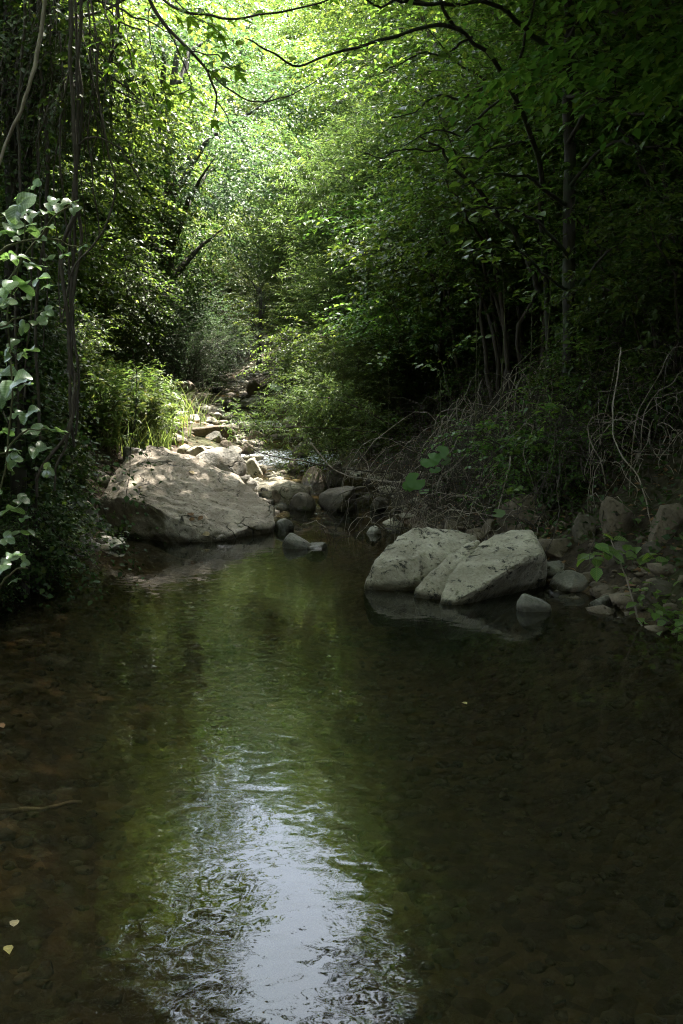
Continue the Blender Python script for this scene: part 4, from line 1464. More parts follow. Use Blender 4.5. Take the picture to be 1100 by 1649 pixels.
x1, y1 = (893 - 550) / FPX * 9.9, 9.9
lean_tree = thing('leaning_tree', (x1, y1, hz(x1, y1)), 'thin leaning tree whose long bare limb arches over towards the stream', 'tree')
limb(lean_tree, [(x1, y1, hz(x1, y1) - .3), at(880, 420, 9.8), at(862, 280, 9.5), at(830, 188, 9.2), at(790, 120, 8.8), at(765, 70, 8.5), at(728, 30, 8.2), at(706, -30, 8.0)], .03, .012, 6, seed=31, name='trunk', amp=.06)
limb(lean_tree, [at(742, 48, 8.3), at(690, 45, 8.0), at(640, 52, 7.8), at(590, 62, 7.6), at(545, 85, 7.4), at(490, 108, 7.2), at(430, 84, 7.0), at(395, 62, 6.9)], .018, .004, 8, seed=32)
limb(lean_tree, [at(716, 5, 8.1), at(660, 10, 7.8), at(610, 2, 7.6), at(560, -20, 7.4)], .016, .006, 4, seed=33)
limb(lean_tree, [at(830, 188, 9.2), at(828, 130, 9.1), at(850, 60, 9.0), at(866, -20, 9.0)], .02, .008, 14, seed=34)
limb(lean_tree, [at(790, 330, 9.6), at(740, 280, 9.4), at(708, 235, 9.2), at(670, 215, 9.0)], .022, .006, 10, seed=35)
limb(lean_tree, [at(710, 238, 9.2), at(660, 248, 9.0), at(620, 250, 8.9), at(585, 246, 8.8)], .01, .004, 0, seed=36)
limb(lean_tree, [at(790, 330, 9.6), at(840, 400, 9.8), at(870, 470, 9.9)], .024, .03, 0, seed=37)
limb(lean_tree, [at(780, 140, 8.9), at(740, 160, 8.6), at(690, 165, 8.4), at(630, 190, 8.2)], .014, .004, 24, seed=38)
limb(lean_tree, [at(806, 160, 9.0), at(760, 210, 8.7), at(700, 205, 8.4), at(650, 235, 8.2)], .012, .004, 24, seed=39)
limb(lean_tree, [at(760, 60, 8.5), at(720, 90, 8.2), at(670, 85, 8.0), at(610, 120, 7.8)], .012, .004, 26, seed=40)
limb(lean_tree, [at(845, 230, 9.3), at(790, 240, 8.8), at(735, 260, 8.5)], .012, .004, 20, seed=41)


# ------------------------------------------------------------------ maple branches hanging across the top of the view
mroot = at(215, -90, 5.9)
maple = thing('overhanging_branch', mroot, 'dark leafy maple branch arching down from above in front of the bright trees', 'branch')
limb(maple, [at(215, -90, 5.9), at(240, 0, 5.9), at(275, 50, 5.9), at(305, 82, 5.9), at(335, 112, 5.9), at(350, 150, 5.9), at(346, 182, 5.95)], .014, .005, 8, 'maple', 51, 'twig', .01, 'twig_dark', s=(.5, .9))
limb(maple, [at(335, 112, 5.9), at(368, 142, 5.95), at(415, 161, 6.0), at(460, 157, 6.1), at(505, 134, 6.2), at(560, 92, 6.3)], .006, .002, 3, 'maple', 52, 'twig', .01, 'twig_dark', s=(.4, .7))
limb(maple, [at(350, 165, 5.9), at(372, 200, 5.9), at(398, 238, 5.95)], .004, .002, 0, 'maple', 53, 'twig', .01, 'twig_dark')
limb(maple, [at(228, -40, 5.9), at(275, 12, 5.8), at(330, 30, 5.75), at(380, 28, 5.7), at(430, 14, 5.7), at(500, 8, 5.7), at(550, -8, 5.7)], .009, .004, 10, 'maple', 54, 'twig', .015, 'twig_dark', s=(.5, .9))
limb(maple, [at(268, 42, 5.9), at(300, 120, 6.0), at(280, 150, 6.0), at(255, 170, 6.0)], .004, .002, 6, 'maple', 55, 'twig', .02, 'twig_dark', s=(.5, .8))
limb(maple, [at(244, 10, 5.9), at(240, 80, 5.9), at(262, 150, 5.9), at(275, 215, 5.9)], .004, .0015, 8, 'maple', 56, 'twig', .02, 'twig_dark', s=(.5, .9))
limb(maple, [at(300, 78, 5.9), at(345, 95, 5.7), at(385, 105, 5.6)], .005, .002, 10, 'maple', 57, 'twig', .015, 'twig_dark', s=(.7, 1.1))
limb(maple, [at(225, -60, 5.9), at(190, 10, 5.6), at(210, 80, 5.5), at(225, 150, 5.5), at(232, 205, 5.5)], .006, .002, 20, 'maple', 58, 'twig', .02, 'twig_dark', s=(.6, 1.0))
limb(maple, [at(225, -60, 5.9), at(170, 0, 5.6), at(175, 60, 5.5), at(192, 110, 5.5)], .006, .002, 16, 'maple', 59, 'twig', .02, 'twig_dark', s=(.6, 1.0))
limb(maple, [at(232, -30, 5.9), at(300, 10, 5.6), at(360, 60, 5.5)], .006, .002, 14, 'maple', 60, 'twig', .02, 'twig_dark', s=(.6, 1.0))

# ------------------------------------------------------------------ hanging vines over the near bank
GV = 'bare vines hanging over the near bank'


def vine(P, r, label, name='hanging_vine', mat='twig_dark', seed=0, group=None, amp=.02, k=6):
    P = [Vector(p) for p in P]
    o0 = P[-1].copy()
    cv = wander(curve(P, 8 * len(P)), amp, seed)
    mb = MB()
    mb.tube(cv - np.array(o0), np.linspace(r, r * .7, len(cv)), k)
    o = link(name, mb.mesh(name, M[mat]))
    o.location = o0
    return tag(o, label, 'vine', group)


LV = ['thickest vine of the straight bundle hanging in front of the bank', 'middle vine of the straight hanging bundle', 'outer vine of the straight bundle, nearest the stream', 'thin vine on the bank side of the straight bundle',
      'thick straight vine hanging alone between the bundle and the dark trunks', 'vine slanting beside the thick straight vine towards the dark trunks', 'first thin vine beyond the bundle towards the maple branch',
      'short straight vine hanging just beyond the bundle', 'thin vine ending above the arching side stem', 'thin short vine hanging nearest the maple branch', 'thin vine close behind the bundle on its bank side',
      'thin vine midway between the bundle and the thick straight vine', 'thick vine hanging in front of the dark trunks', 'thread thin vine beside the outer vine of the bundle', 'thread thin vine beside the hooked dark vine']
for q, (pa, pb, pc, Y, r) in enumerate([((112, -80), (116, 300), (120, 720), 5.6, .012), ((121, -80), (121, 300), (114, 640), 5.7, .009), ((127, -80), (125, 330), (122, 700), 5.65, .011),
                                        ((105, -80), (112, 280), (108, 600), 5.75, .007), ((62, -80), (65, 260), (66, 720), 6.2, .014), ((54, -80), (58, 200), (40, 640), 6.1, .008),
                                        ((135, -80), (150, 150), (160, 380), 5.9, .006), ((148, -80), (146, 160), (150, 260), 5.9, .006), ((160, -80), (168, 80), (172, 300), 6.0, .005),
                                        ((204, -80), (208, 100), (222, 190), 6.0, .004), ((88, -80), (92, 200), (98, 520), 5.9, .006), ((72, -80), (76, 240), (70, 560), 6.0, .006),
                                        ((30, -80), (34, 240), (30, 700), 5.8, .01), ((140, -80), (142, 200), (136, 420), 5.8, .004), ((180, -80), (176, 90), (184, 240), 6.1, .004)]):
    vine([at(*pa, Y), at(*pb, Y), at(*pc, Y)], r, LV[q], seed=100 + q, group=GV, amp=.03)
vine([at(160, 60, 5.7), at(158, 150, 5.7), at(170, 240, 5.7), at(182, 290, 5.7), at(178, 345, 5.7), at(150, 395, 5.65), at(118, 440, 5.6), at(100, 520, 5.6)], .0075, 'curved bare vine swinging out in a bow beside the vine curtain', seed=120, amp=.01)
vine([at(188, -60, 5.6), at(192, 40, 5.6), at(194, 65, 5.6), at(178, 85, 5.6), at(174, 102, 5.6)], .009, 'short crooked dark vine ending in a hook', seed=121, amp=.005)
vine([at(78, -40, 5.2), at(60, 80, 5.2), at(40, 150, 5.2), at(18, 220, 5.2), at(-10, 290, 5.2)], .012, 'pale bare stem slanting across the dark vine curtain', mat='cane', seed=122, amp=.01)
vine([at(124, 235, 5.65), at(150, 222, 5.6), at(180, 228, 5.6), at(205, 258, 5.6), at(226, 290, 5.6)], .006, 'thin bare stem arching sideways from the vine curtain', seed=123, amp=.01)
vine([at(125, 340, 5.6), at(100, 420, 5.6), at(108, 560, 5.6), at(118, 640, 5.6), at(104, 700, 5.55), at(70, 745, 5.5), at(60, 800, 5.5)], .012, 'thick looping vine curving down to the shore plants', seed=124, amp=.015)
vine([at(122, 600, 5.6), at(116, 660, 5.55), at(96, 740, 5.5), at(88, 790, 5.5)], .009, 'lowest dark vine bending back into the thicket', seed=125, amp=.01)
# ivy strand dangling before the huge boulder
dang = thing('ivy_strand', at(207, 860, 7.4), 'thin leafy ivy strand dangling in front of the huge boulder', 'vine')
cvd = limb(dang, [at(212, 560, 7.4), at(216, 620, 7.4), at(214, 690, 7.4), at(208, 760, 7.4), at(206, 830, 7.4), at(204, 872, 7.4)], .004, .002, 0, seed=126, name='stem', amp=.02, mat='twig_dark')
leaf_mesh('ivy', T_OV, .045, .035, 'leaf_ivy')
leafy(dang, 'ivy', cvd, 40, t0=0, spread=.035, s=(.5, 1.1))
cvd = limb(dang, [at(208, 700, 7.4), at(226, 720, 7.35), at(240, 740, 7.3), at(246, 765, 7.3)], .003, .0015, 0, seed=127, name='stem', amp=.01, mat='twig_dark')
leafy(dang, 'ivy', cvd, 16, t0=0, spread=.03, s=(.5, 1.0))

# dark trunks behind the vines
for q, (px, Y, r, lab) in enumerate([(20, 6.6, .06, 'thicker dark trunk nearest the edge of the vine curtain'), (40, 6.9, .05, 'thinner dark trunk just behind the thicker trunk in the vine curtain')]):
    x = (px - 550) / FPX * Y
    t_ = thing('vine_clad_tree', (x, Y, hz(x, Y)), lab, 'tree')
    limb(t_, [(x, Y, hz(x, Y) - .3), at(px + 8, 500, Y), at(px + 3, 250, Y), at(px - 2, 0, Y), at(px - 4, -300, Y), at(px, -700, Y)], r, r * .6, 0, seed=130 + q, name='trunk', amp=.04)
    for b in range(5):
        a = random.uniform(-.8, .8)
        z0 = at(px, -80 + b * 60, Y)
        limb(t_, [z0, z0 + Vector((.35 + .2 * a, -.2 * b * .3, .12)), z0 + Vector((.8 + .2 * a, -.2, -.1))], .014, .004, 0, seed=140 + q * 7 + b, amp=.03)
    g = np.random.default_rng(55 + q)
    n_ = 900
    hh = g.uniform(.2, 5.5, n_)
    ang = g.uniform(0, 6.28, n_)
    rr = .12 + .35 * g.random(n_) ** 2 * np.clip(np.sin(hh * 2.3 + q) + .9, .2, 2)
    P = np.stack([np.cos(ang) * rr, np.sin(ang) * rr, hh], -1)
    (V, T), _ = sprays(g, P, np.stack([np.cos(ang), np.sin(ang), -.4 + 0 * ang], -1), .3, 9, .05, .8, T_QUAD, .9)
    link('ivy', mesh_np('ivy', V, T, M['leaf_ivy']), t_)

# ivy thicket beneath, along the near bank
GI = 'dark ivy mounds along the near bank'
LI = {-90: 'dark ivy mound behind the big leaved climbing plant', -20: 'dark ivy mound reaching down to the shore behind the dead branch', -190: 'dark ivy mound mostly beyond the edge behind the climbing plant',
      45: 'ivy mound beside the leaning grey slab', -130: 'tall ivy mound behind the two dark trunks', -191: 'ivy mound overhanging the shallow shore', 60: 'ivy mound nearest the bright grass',
      -200: 'largest ivy mound up the bank behind the dark trunks', -330: 'ivy mound on the shore nearest the viewer', -70: 'smallest ivy mound at the waterline under the climbing plant'}
for px, Y, s in [(-90, 7.4, .7), (-20, 8.4, .55), (-190, 6.6, .9), (45, 9.6, .45), (-130, 9.6, .8), (-191, 5.6, .5), (60, 11.2, .35), (-200, 8.5, 1.0), (-330, 5, .8), (-70, 6.0, .4)]:
    putpx('ivy_bush', px, Y, LI[px], 'ivy', 'ivy_mound', GI, s)
PR['ivy_clump'] = make_shrub(23, .8, .55, 420, 8, .05, .78, T_QUAD, 'leaf_ivy', 'twig_dark', 8, .28, .6, .6, .0, .05)
GIc = 'low ivy clumps along the shaded shore under the vines'
for px, Y, s in [(-60, 6.2, .6), (5, 6.8, .7), (45, 7.5, .65), (-5, 7.3, .9), (30, 8.0, .8), (75, 8.4, .6), (85, 9.2, .6), (60, 9.0, .9), (30, 9.2, 1.3), (85, 10.2, .7), (50, 10.4, 1.0), (20, 10.4, 1.4)]:
    putpx('ivy_clump', px, Y, 'low dark ivy clump on the bank between the vine curtain and the huge boulder', 'ivy', 'ivy_clump', GIc, s)
for px, Y, s in [(105, 9.2, .5), (75, 8.1, .6), (50, 7.2, .7), (100, 10.2, .6)]:
    putpx('undergrowth', px, Y, 'small leafy clump on the rubble beside the huge boulder', 'undergrowth', 'leafy_undergrowth', 'leafy clumps beside the huge boulder', s)
# leafy clumps hanging in the upper vine curtain
g = np.random.default_rng(88)
cl = thing('vine_foliage', at(70, 200, 6.2), 'dark tangled clump of small leaves and twigs high in the vine curtain', 'vine')
bl = [(np.array(at(px, py, Y)), (rx, .35, rz_)) for px, py, Y, rx, rz_ in [(70, 60, 6.3, .25, .22), (115, 40, 6.0, .16, .3), (118, 130, 6.0, .12, .25), (60, 110, 6.4, .28, .16), (150, 100, 6.2, .16, .07),
                                                                          (190, 112, 6.2, .2, .07), (20, 60, 6.5, .2, .3), (122, 150, 5.8, .06, .1), (100, 90, 6.1, .2, .12), (15, 150, 6.6, .2, .3)]]
P, d = blob_points(g, bl, 300, .6)
(V, T), _ = sprays(g, P, d + np.array([0, 0, -.5]), .22, 9, .045, .7, T_QUAD, .8)
link('foliage', mesh_np('foliage', rel(cl, V), T, M['leaf_ivy']), cl)
tvv, ttt = twigs(P, d + np.array([0, 0, -1.2]), .5 * g.uniform(.4, 1.3, len(P)), .0022, .5)
tw = link('twigs', mesh_np('twigs', rel(cl, tvv), ttt, M['twig_dark']), cl)
tw['kind'] = 'stuff'

# ------------------------------------------------------------------ big three-leaflet vine at the near bank, every leaf a part
vp = thing('climbing_plant', at(-30, 960, 4.6), 'climbing plant with big pale three-part leaves beside the hanging vines', 'plant')
spots = [(20, 350, 1.0), (42, 365, 1.0), (105, 318, .9), (126, 338, .8), (58, 300, .7), (30, 308, .7), (15, 405, 1), (10, 450, 1), (72, 488, 1.1), (66, 524, 1.1), (12, 508, 1), (15, 562, 1), (20, 600, 1),
         (45, 702, 1.1), (80, 690, 1.2), (30, 668, .9), (10, 760, .9), (15, 822, 1), (15, 918, .9), (42, 914, .9), (100, 392, .9), (62, 398, .9), (30, 470, .9), (88, 355, .8), (50, 420, .9), (5, 700, 1),
         (36, 790, .8), (70, 760, .8), (24, 545, .9), (5, 330, 1), (55, 340, .8), (78, 372, .9), (20, 430, .8), (40, 520, .7), (48, 560, .7), (8, 640, .9), (30, 735, .8), (10, 860, .9), (28, 880, .8), (58, 655, .8),
         (108, 405, .7), (90, 420, .6), (35, 385, .8), (-5, 380, 1), (-8, 480, 1), (-6, 590, 1), (-4, 800, 1), (140, 392, .6), (60, 440, .7), (25, 945, .7), (15, 375, .9), (38, 330, .8), (85, 318, .6), (12, 480, .9), (52, 470, .8), (35, 580, .9), (12, 620, .8), (50, 620, .7), (60, 720, .8), (18, 730, .9), (30, 840, .8), (48, 820, .7), (20, 890, .8), (72, 455, .6), (4, 530, .9), (28, 410, .8)]
for px, py, s in spots:
    px += random.uniform(-12, 6)
    py += random.uniform(-14, 14)
    s *= random.uniform(.6, 1.1)
    Y = random.uniform(4.1, 4.9)
    p = at(px - 8, py, Y)
    a = random.uniform(-1.0, .9)
    put_leaf('vine%d' % random.randrange(5), vp, p, Vector((math.cos(a), -abs(math.sin(a)) * .6 - .2, random.uniform(-.25, .15))), Vector((.15, -.45, .85)) + rv(.4), s * random.uniform(.75, 1.35))
for q, P in enumerate([[at(-60, 960, 4.7), at(0, 800, 4.6), at(20, 640, 4.5), at(10, 500, 4.5), at(30, 380, 4.5), at(50, 300, 4.5)], [at(-60, 620, 4.6), at(0, 480, 4.5), at(50, 390, 4.5), at(90, 340, 4.4), at(128, 330, 4.4)],
                       [at(-60, 560, 4.5), at(10, 530, 4.4), at(70, 500, 4.4)], [at(-40, 980, 4.6), at(10, 930, 4.4), at(45, 915, 4.3)], [at(-60, 760, 4.6), at(20, 710, 4.5), at(80, 690, 4.4)],
                       [at(-60, 450, 4.6), at(20, 400, 4.5), at(100, 395, 4.5), at(140, 390, 4.5)]]):
    limb(vp, P, .006, .003, 0, seed=160 + q, name='stem', mat='green_stem', amp=.02)

# shore twigs below the vines
for q, (P, lab) in enumerate([([at(20, 760, 6.6), at(70, 850, 6.9), at(120, 890, 7.3), at(155, 885, 7.7)], 'dead bare branch sloping down from the thicket to the waterline'),
                              ([at(60, 820, 6.8), at(100, 880, 7.0), at(70, 925, 6.9), at(50, 940, 6.8)], 'thin dead twig dipping into the pool below the thicket')]):
    vine(P, .008, lab, 'dead_branch', 'twig_dark', 170 + q, None, .02)['category'] = 'branch'

# ------------------------------------------------------------------ grass, weeds and poppies in the sun
def grass_patch(name, n, fx, label, hmin, hmax, wd_, mat='grass', seed=1):
    g = np.random.default_rng(seed)
    x, y = fx(g, n)
    z = H(x, y)
    h = g.uniform(hmin, hmax, n)
    a = g.uniform(0, 6.28, n)
    bend = g.uniform(.2, 1.0, n) * h
    w = wd_ * g.uniform(.6, 1.3, n)
    dx, dy = np.cos(a), np.sin(a)
    sx, sy = -dy, dx
    V = []
    for t, k in ((0, 1.0), (.4, .95), (.75, .6)):
        cx = x + dx * bend * t ** 2
        cy = y + dy * bend * t ** 2
        cz = z - .03 + h * t * (1 - .15 * t)
        V += [np.stack([cx - sx * w * k / 2, cy - sy * w * k / 2, cz], -1), np.stack([cx + sx * w * k / 2, cy + sy * w * k / 2, cz], -1)]
    V.append(np.stack([x + dx * bend, y + dy * bend, z + h * .82], -1))
    V = np.stack(V, 1)
    t = np.array([[0, 1, 3], [0, 3, 2], [2, 3, 5], [2, 5, 4], [4, 5, 6]])
    T = t[None] + (np.arange(n) * 7)[:, None, None]
    return tag(link(name, mesh_np(name, V.reshape(-1, 3), T.reshape(-1, 3), M[mat])), label, kind='stuff')


def left_bank(y0, y1, d0, d1):
    def f(g, n):
        y = g.uniform(y0, y1, n)
        x = np.interp(y, _yl, _xl) - g.uniform(d0, d1, n)
        keep = np.sin(x * 3.1 + y) * np.sin(y * 2.7) + g.normal(0, .7, n) > -.4
        y = np.where(keep, y, g.uniform(y0, y1, n))
        return x, y
    return f


grass_patch('tall_grass', 9000, left_bank(10.3, 16.5, 1.25, 4.3), 'tall bright grass growing in the sun behind the huge boulder', .15, .75, .009, seed=2)
grass_patch('bank_grass', 5000, left_bank(16, 30, 1.2, 3.4), 'bright grass among the stones of the upper bank', .15, .5, .014, seed=3)
PR['weed'] = make_shrub(18, .8, .3, 160, 8, .09, .3, T_QUAD, 'leaf_bright', 'green_stem', 6, .2, .8, .2, .8, .1, .002)
GWd = 'leafy weeds in the bright grass'
for _ in range(75):
    y = rng.uniform(10.3, 16)
    x = np.interp(y, _yl, _xl) - rng.uniform(1.4, 4.2)
    put('weed', x, y, 'bright narrow leaved weed standing in the sunlit grass', 'weed', 'leafy_weed', GWd, rng.uniform(.6, 1.2))
for q, (px, py, lab) in enumerate([(207, 613, 'taller red poppy flowering above the bright grass'), (182, 621, 'lower red poppy flowering in the bright grass, beside the taller one')]):
    Y = 14.5
    top = at(px, py, Y)
    zb = hz(top.x, Y)
    e = thing('poppy', (top.x, Y, zb), lab, 'poppy')
    mb, cv = branch([(0, 0, -.05), (.03, 0, (top.z - zb) * .6), (0, 0, top.z - zb - .02)], .003, .002, 8, 5, .01, q)
    link('stem', mb.mesh('stem', M['green_stem']), e)
    for k in range(4):
        a = k * math.pi / 2 + .3 + q
        v = []
        t = []
        for i_ in range(5):
            for j_ in range(4):
                u, r = (i_ - 2) / 2, j_ / 3
                aa = a + u * .85
                rad = .055 * r * (1 - .12 * u * u)
                v.append((math.cos(aa) * rad, math.sin(aa) * rad, top.z - zb - .02 + .05 * r ** 1.6 + .006 * math.sin(u * 7) * r))
        for i_ in range(4):
            for j_ in range(3):
                t.append((i_ * 4 + j_, i_ * 4 + j_ + 1, i_ * 4 + j_ + 5, i_ * 4 + j_ + 4))
        link('petal', mesh_np('petal', v, t, M['poppy'], True), e)
    mb = MB()
    mb.add(icoV * .011 + np.array([0, 0, top.z - zb - .005]), icoT)
    link('flower_centre', mb.mesh('flower_centre', M['poppy_eye']), e)


# ------------------------------------------------------------------ brambles: arching bare canes on the shaded bank
GBr = 'bare bramble clumps on the shaded bank'
for q, (px, Y, n_, lab, hgt) in enumerate([(735, 10.5, 34, 'bramble clump of arching pale canes with a bright crest above the pale boulders', 1.25), (800, 9.6, 30, 'dense tangle of bare bramble canes behind the long slanted rock', 1.0),
                                           (870, 9.0, 28, 'bare bramble tangle at the foot of the slender tree', .9), (960, 8.6, 26, 'bare bramble canes above the tall upright rock', .9),
                                           (1050, 8.2, 22, 'dim bramble canes above the blocky brown rock', .9), (660, 11.3, 24, 'loose bramble canes trailing beside the coltsfoot leaves', .9),
                                           (840, 10.8, 26, 'upper bramble tangle on the bank under the thin leaning tree', 1.2), (960, 10.2, 24, 'high bramble tangle on the bank beyond the slender tree', 1.1),
                                           (705, 9.5, 22, 'low bramble canes trailing down to the gravel behind the broad rounded boulder', .7), (770, 8.7, 22, 'low bramble canes hanging over the long slanted rock', .7), (1000, 7.9, 20, 'low bramble canes draped over the tall upright rock', .7), (1080, 9.2, 24, 'bramble tangle at the outermost edge of the shaded bank', .9), (900, 8.1, 20, 'low bramble canes behind the long low brown rock', .7)]):
    x = (px - 550) / FPX * Y
    e = thing('bramble', (x, Y, hz(x, Y)), lab, 'bramble', None)
    g = random.Random(300 + q)
    for s in range(int(n_ * 1.8)):
        a = g.gauss(3.4, 1.3)
        L_ = g.uniform(.35, 1.25)
        bx, by = x + g.gauss(0, .35), Y + g.gauss(0, .3)
        ex, ey = bx + math.cos(a) * L_, by + math.sin(a) * L_ * .6
        z0 = hz(bx, by) - .05
        z1 = max(hz(ex, ey), z0 - .9) + g.uniform(-.05, .25)
        hp = max(z0, z1) + hgt * g.uniform(.05, .62) ** 1.0
        P = [(bx, by, z0), (bx * .8 + ex * .2 + g.gauss(0, .08), by * .8 + ey * .2, (z0 + hp) / 2 + .1), (bx * .45 + ex * .55, by * .45 + ey * .55, hp), (bx * .12 + ex * .88 + g.gauss(0, .08), by * .12 + ey * .88, (hp + z1) / 2 + .08), (ex, ey, z1)]
        cv = wander(curve(P, 20), .06, g.randrange(9999))
        mb = MB()
        mb.tube(cv - np.array(e.location), np.linspace(.0048, .0022, len(cv)) * g.uniform(.55, 1.2), 4)
        link('cane', mb.mesh('cane', M['cane' if g.random() < .35 else 'twig_dark']), e)
# fine dead twig litter in the brambles
g = np.random.default_rng(404)
n_ = 2600
Y = g.uniform(8, 13, n_)
X = np.interp(Y, _yr, _xr) + g.uniform(.3, 3.2, n_)
P = np.stack([X, Y, H(X, Y) + g.random(n_) ** 2 * .7], -1)
V, T = twigs(P, g.normal(0, 1, (n_, 3)) * np.array([1, .6, .6]), g.uniform(.15, .6, n_), .0028, .3)
tag(link('dead_twigs', mesh_np('dead_twigs', V, T, M['twig_dark'])), 'fine dead twigs littering the shaded bank', kind='stuff')
# bright sprigs among the brambles
LSg = ['bright sprig over the crest of the arching bramble clump', 'bright sprig on the foot of the slender tree, catching the light', 'sprig just below the lit sprig on the slender tree', 'bright sprig in the bramble tangle under the slender tree',
       'sprig in the dense tangle above the long slanted rock', 'sprig at the willow side of the bramble crest', 'leafy sprig above the dark stones at the edge of the willows', 'lowest sprig, right above the long slanted rock',
       'sprig in the brambles above the tall upright rock', 'sprig in the middle of the dense bramble tangle', 'high sprig beside the slender trunk', 'high sprig between the two thin trunks', 'high sprig under the arching limb', 'sprig just below the forked foot of the leaning tree']
GSg = 'fresh leafy sprigs among the brambles'
for q, (px, py, Y) in enumerate([(765, 550, 9.6), (940, 560, 8.4), (915, 660, 8.3), (870, 720, 8.2), (830, 735, 8.4), (700, 590, 10.2), (620, 580, 11.2), (840, 800, 7.9), (1000, 700, 8.1), (790, 690, 9.0), (880, 400, 8.6), (800, 420, 8.8), (760, 470, 9.0), (850, 480, 8.7)]):
    p = at(px, py, Y)
    e = thing('leafy_sprig', (p.x, p.y, hz(p.x, p.y)), LSg[q], 'sprig', GSg)
    cv = limb(e, [(p.x + .05, p.y + .1, hz(p.x, p.y) - .05), p + Vector((.06, .05, -.25)), p, p + Vector((-.12, -.12, .03))], .004, .002, 0, seed=500 + q, name='stem', mat='green_stem', amp=.02)
    leafy(e, 'hazel', cv, 12, t0=.6, spread=.04, s=(.6, 1.0))
# coltsfoot leaves
cf = thing('coltsfoot', hit(690, 800), 'coltsfoot plant with two huge round leaves under the brambles', 'plant')
for px, py, Y, d, s in [(672, 772, 8.9, (-.8, -.3, -.5), 1.25), (690, 738, 9.0, (.5, -.5, -.35), 1.3), (708, 728, 9.05, (.9, -.2, .1), 1.0), (660, 782, 8.95, (-.9, -.2, -.2), .8), (700, 755, 9.0, (.3, -.8, -.5), .7), (682, 790, 8.9, (.2, -.8, -.4), .6), (716, 742, 9.1, (.8, -.5, -.2), .7)]:
    p = at(px, py, Y)
    put_leaf('coltsfoot', cf, p, d, (0, -.75, .7), s)
    limb(cf, [cf.location, (cf.location + p) / 2 + Vector((.03, 0, .05)), p], .005, .004, 0, seed=px, name='stalk', mat='green_stem', amp=.01)
cf2 = thing('coltsfoot', hit(455, 680), 'coltsfoot plant with one sunlit pale leaf at the stream bend', 'plant')
for px, py, Y, d, s in [(446, 622, 15.5, (-.6, -.5, -.2), 1.5), (462, 632, 15.5, (.7, -.5, -.3), 1.4)]:
    p = at(px, py, Y)
    put_leaf('coltsfoot', cf2, p, d, (0, -.5, .85), s)
    limb(cf2, [cf2.location, (cf2.location + p) / 2, p], .006, .004, 0, seed=px, name='stalk', mat='green_stem', amp=.01)
cf3 = thing('coltsfoot', hit(812, 846), 'single green coltsfoot leaf lying on the long slanted rock', 'plant')
put_leaf('coltsfoot', cf3, at(800, 826, 7.3), (.9, -.2, 0), (0, -.4, .9), .75)
# sapling at the shaded shore
sp_ = thing('sapling', at(1032, 1004, 5.75), 'thin sapling leaning out over the water at the shaded shore', 'sapling')
cv = limb(sp_, [at(1034, 1008, 5.75), at(1012, 950, 5.8), at(996, 900, 5.85), at(984, 866, 5.9)], .006, .003, 0, seed=601, name='stem', mat='cane', amp=.01)
leafy(sp_, 'hazel_big', cv, 10, t0=.5, spread=.05, s=(.7, 1.1))
cv = limb(sp_, [at(996, 900, 5.85), at(960, 890, 5.7), at(940, 915, 5.6)], .003, .002, 0, seed=602, name='stem', mat='green_stem', amp=.01)
leafy(sp_, 'hazel_big', cv, 8, t0=.2, spread=.03, s=(.6, 1.0))
cv = limb(sp_, [at(1000, 905, 5.85), at(1030, 895, 5.7), at(1060, 905, 5.6)], .003, .002, 0, seed=603, name='stem', mat='green_stem', amp=.01)
leafy(sp_, 'hazel_big', cv, 8, t0=.2, spread=.03, s=(.6, 1.0))
GN = 'leafy herbs at the shaded shore'
for q, (px, py, Y) in enumerate([(1075, 985, 5.7), (1050, 960, 6.0), (1095, 945, 6.0), (1095, 1005, 5.5)]):
    p = at(px, py, Y)
    e = thing('shore_herb', (p.x, p.y, hz(p.x, p.y)), 'low leafy herb overhanging the waterline below the dim rounded stone', 'herb', GN)
    for b in range(5):
        a = b * 1.3 + q
        cv = limb(e, [(p.x, p.y, hz(p.x, p.y) - .03), p + Vector((math.cos(a) * .06, math.sin(a) * .06, .0)), p + Vector((math.cos(a) * .2, math.sin(a) * .2, .02))], .003, .0015, 0, seed=620 + q * 5 + b, name='stem', mat='green_stem', amp=.01)
        leafy(e, 'hazel', cv, 7, t0=.3, spread=.03, s=(.5, .9))
# long bare stems
vine([at(1000, 560, 7.8), at(985, 700, 7.4), at(1040, 800, 7.0), at(1056, 880, 6.9)], .006, 'long thin bare stem drooping past the blocky brown rock', 'drooping_cane', 'cane', 701, None, .02)['category'] = 'stem'
vine([at(822, 735, 8.1), at(816, 770, 8.0), at(800, 828, 7.9)], .006, 'pale straight broken stick standing behind the long slanted rock', 'bare_stick', 'cane', 702, None, .004)['category'] = 'stick'
vine([at(500, 712, 10.6), at(540, 755, 10.4), at(590, 773, 10.2), at(645, 776, 10.0)], .007, 'pale bare branch bowing low over the dark stones of the riffle', 'bare_branch', 'cane', 703, None, .01)['category'] = 'branch'
vine([at(620, 760, 11.2), at(540, 752, 11.2), at(470, 742, 11.2), at(420, 730, 11.3), at(404, 720, 11.4)], .009, 'dark low willow branch reaching out over the cascade', 'bare_branch', 'twig_dark', 704, None, .015)['category'] = 'branch'
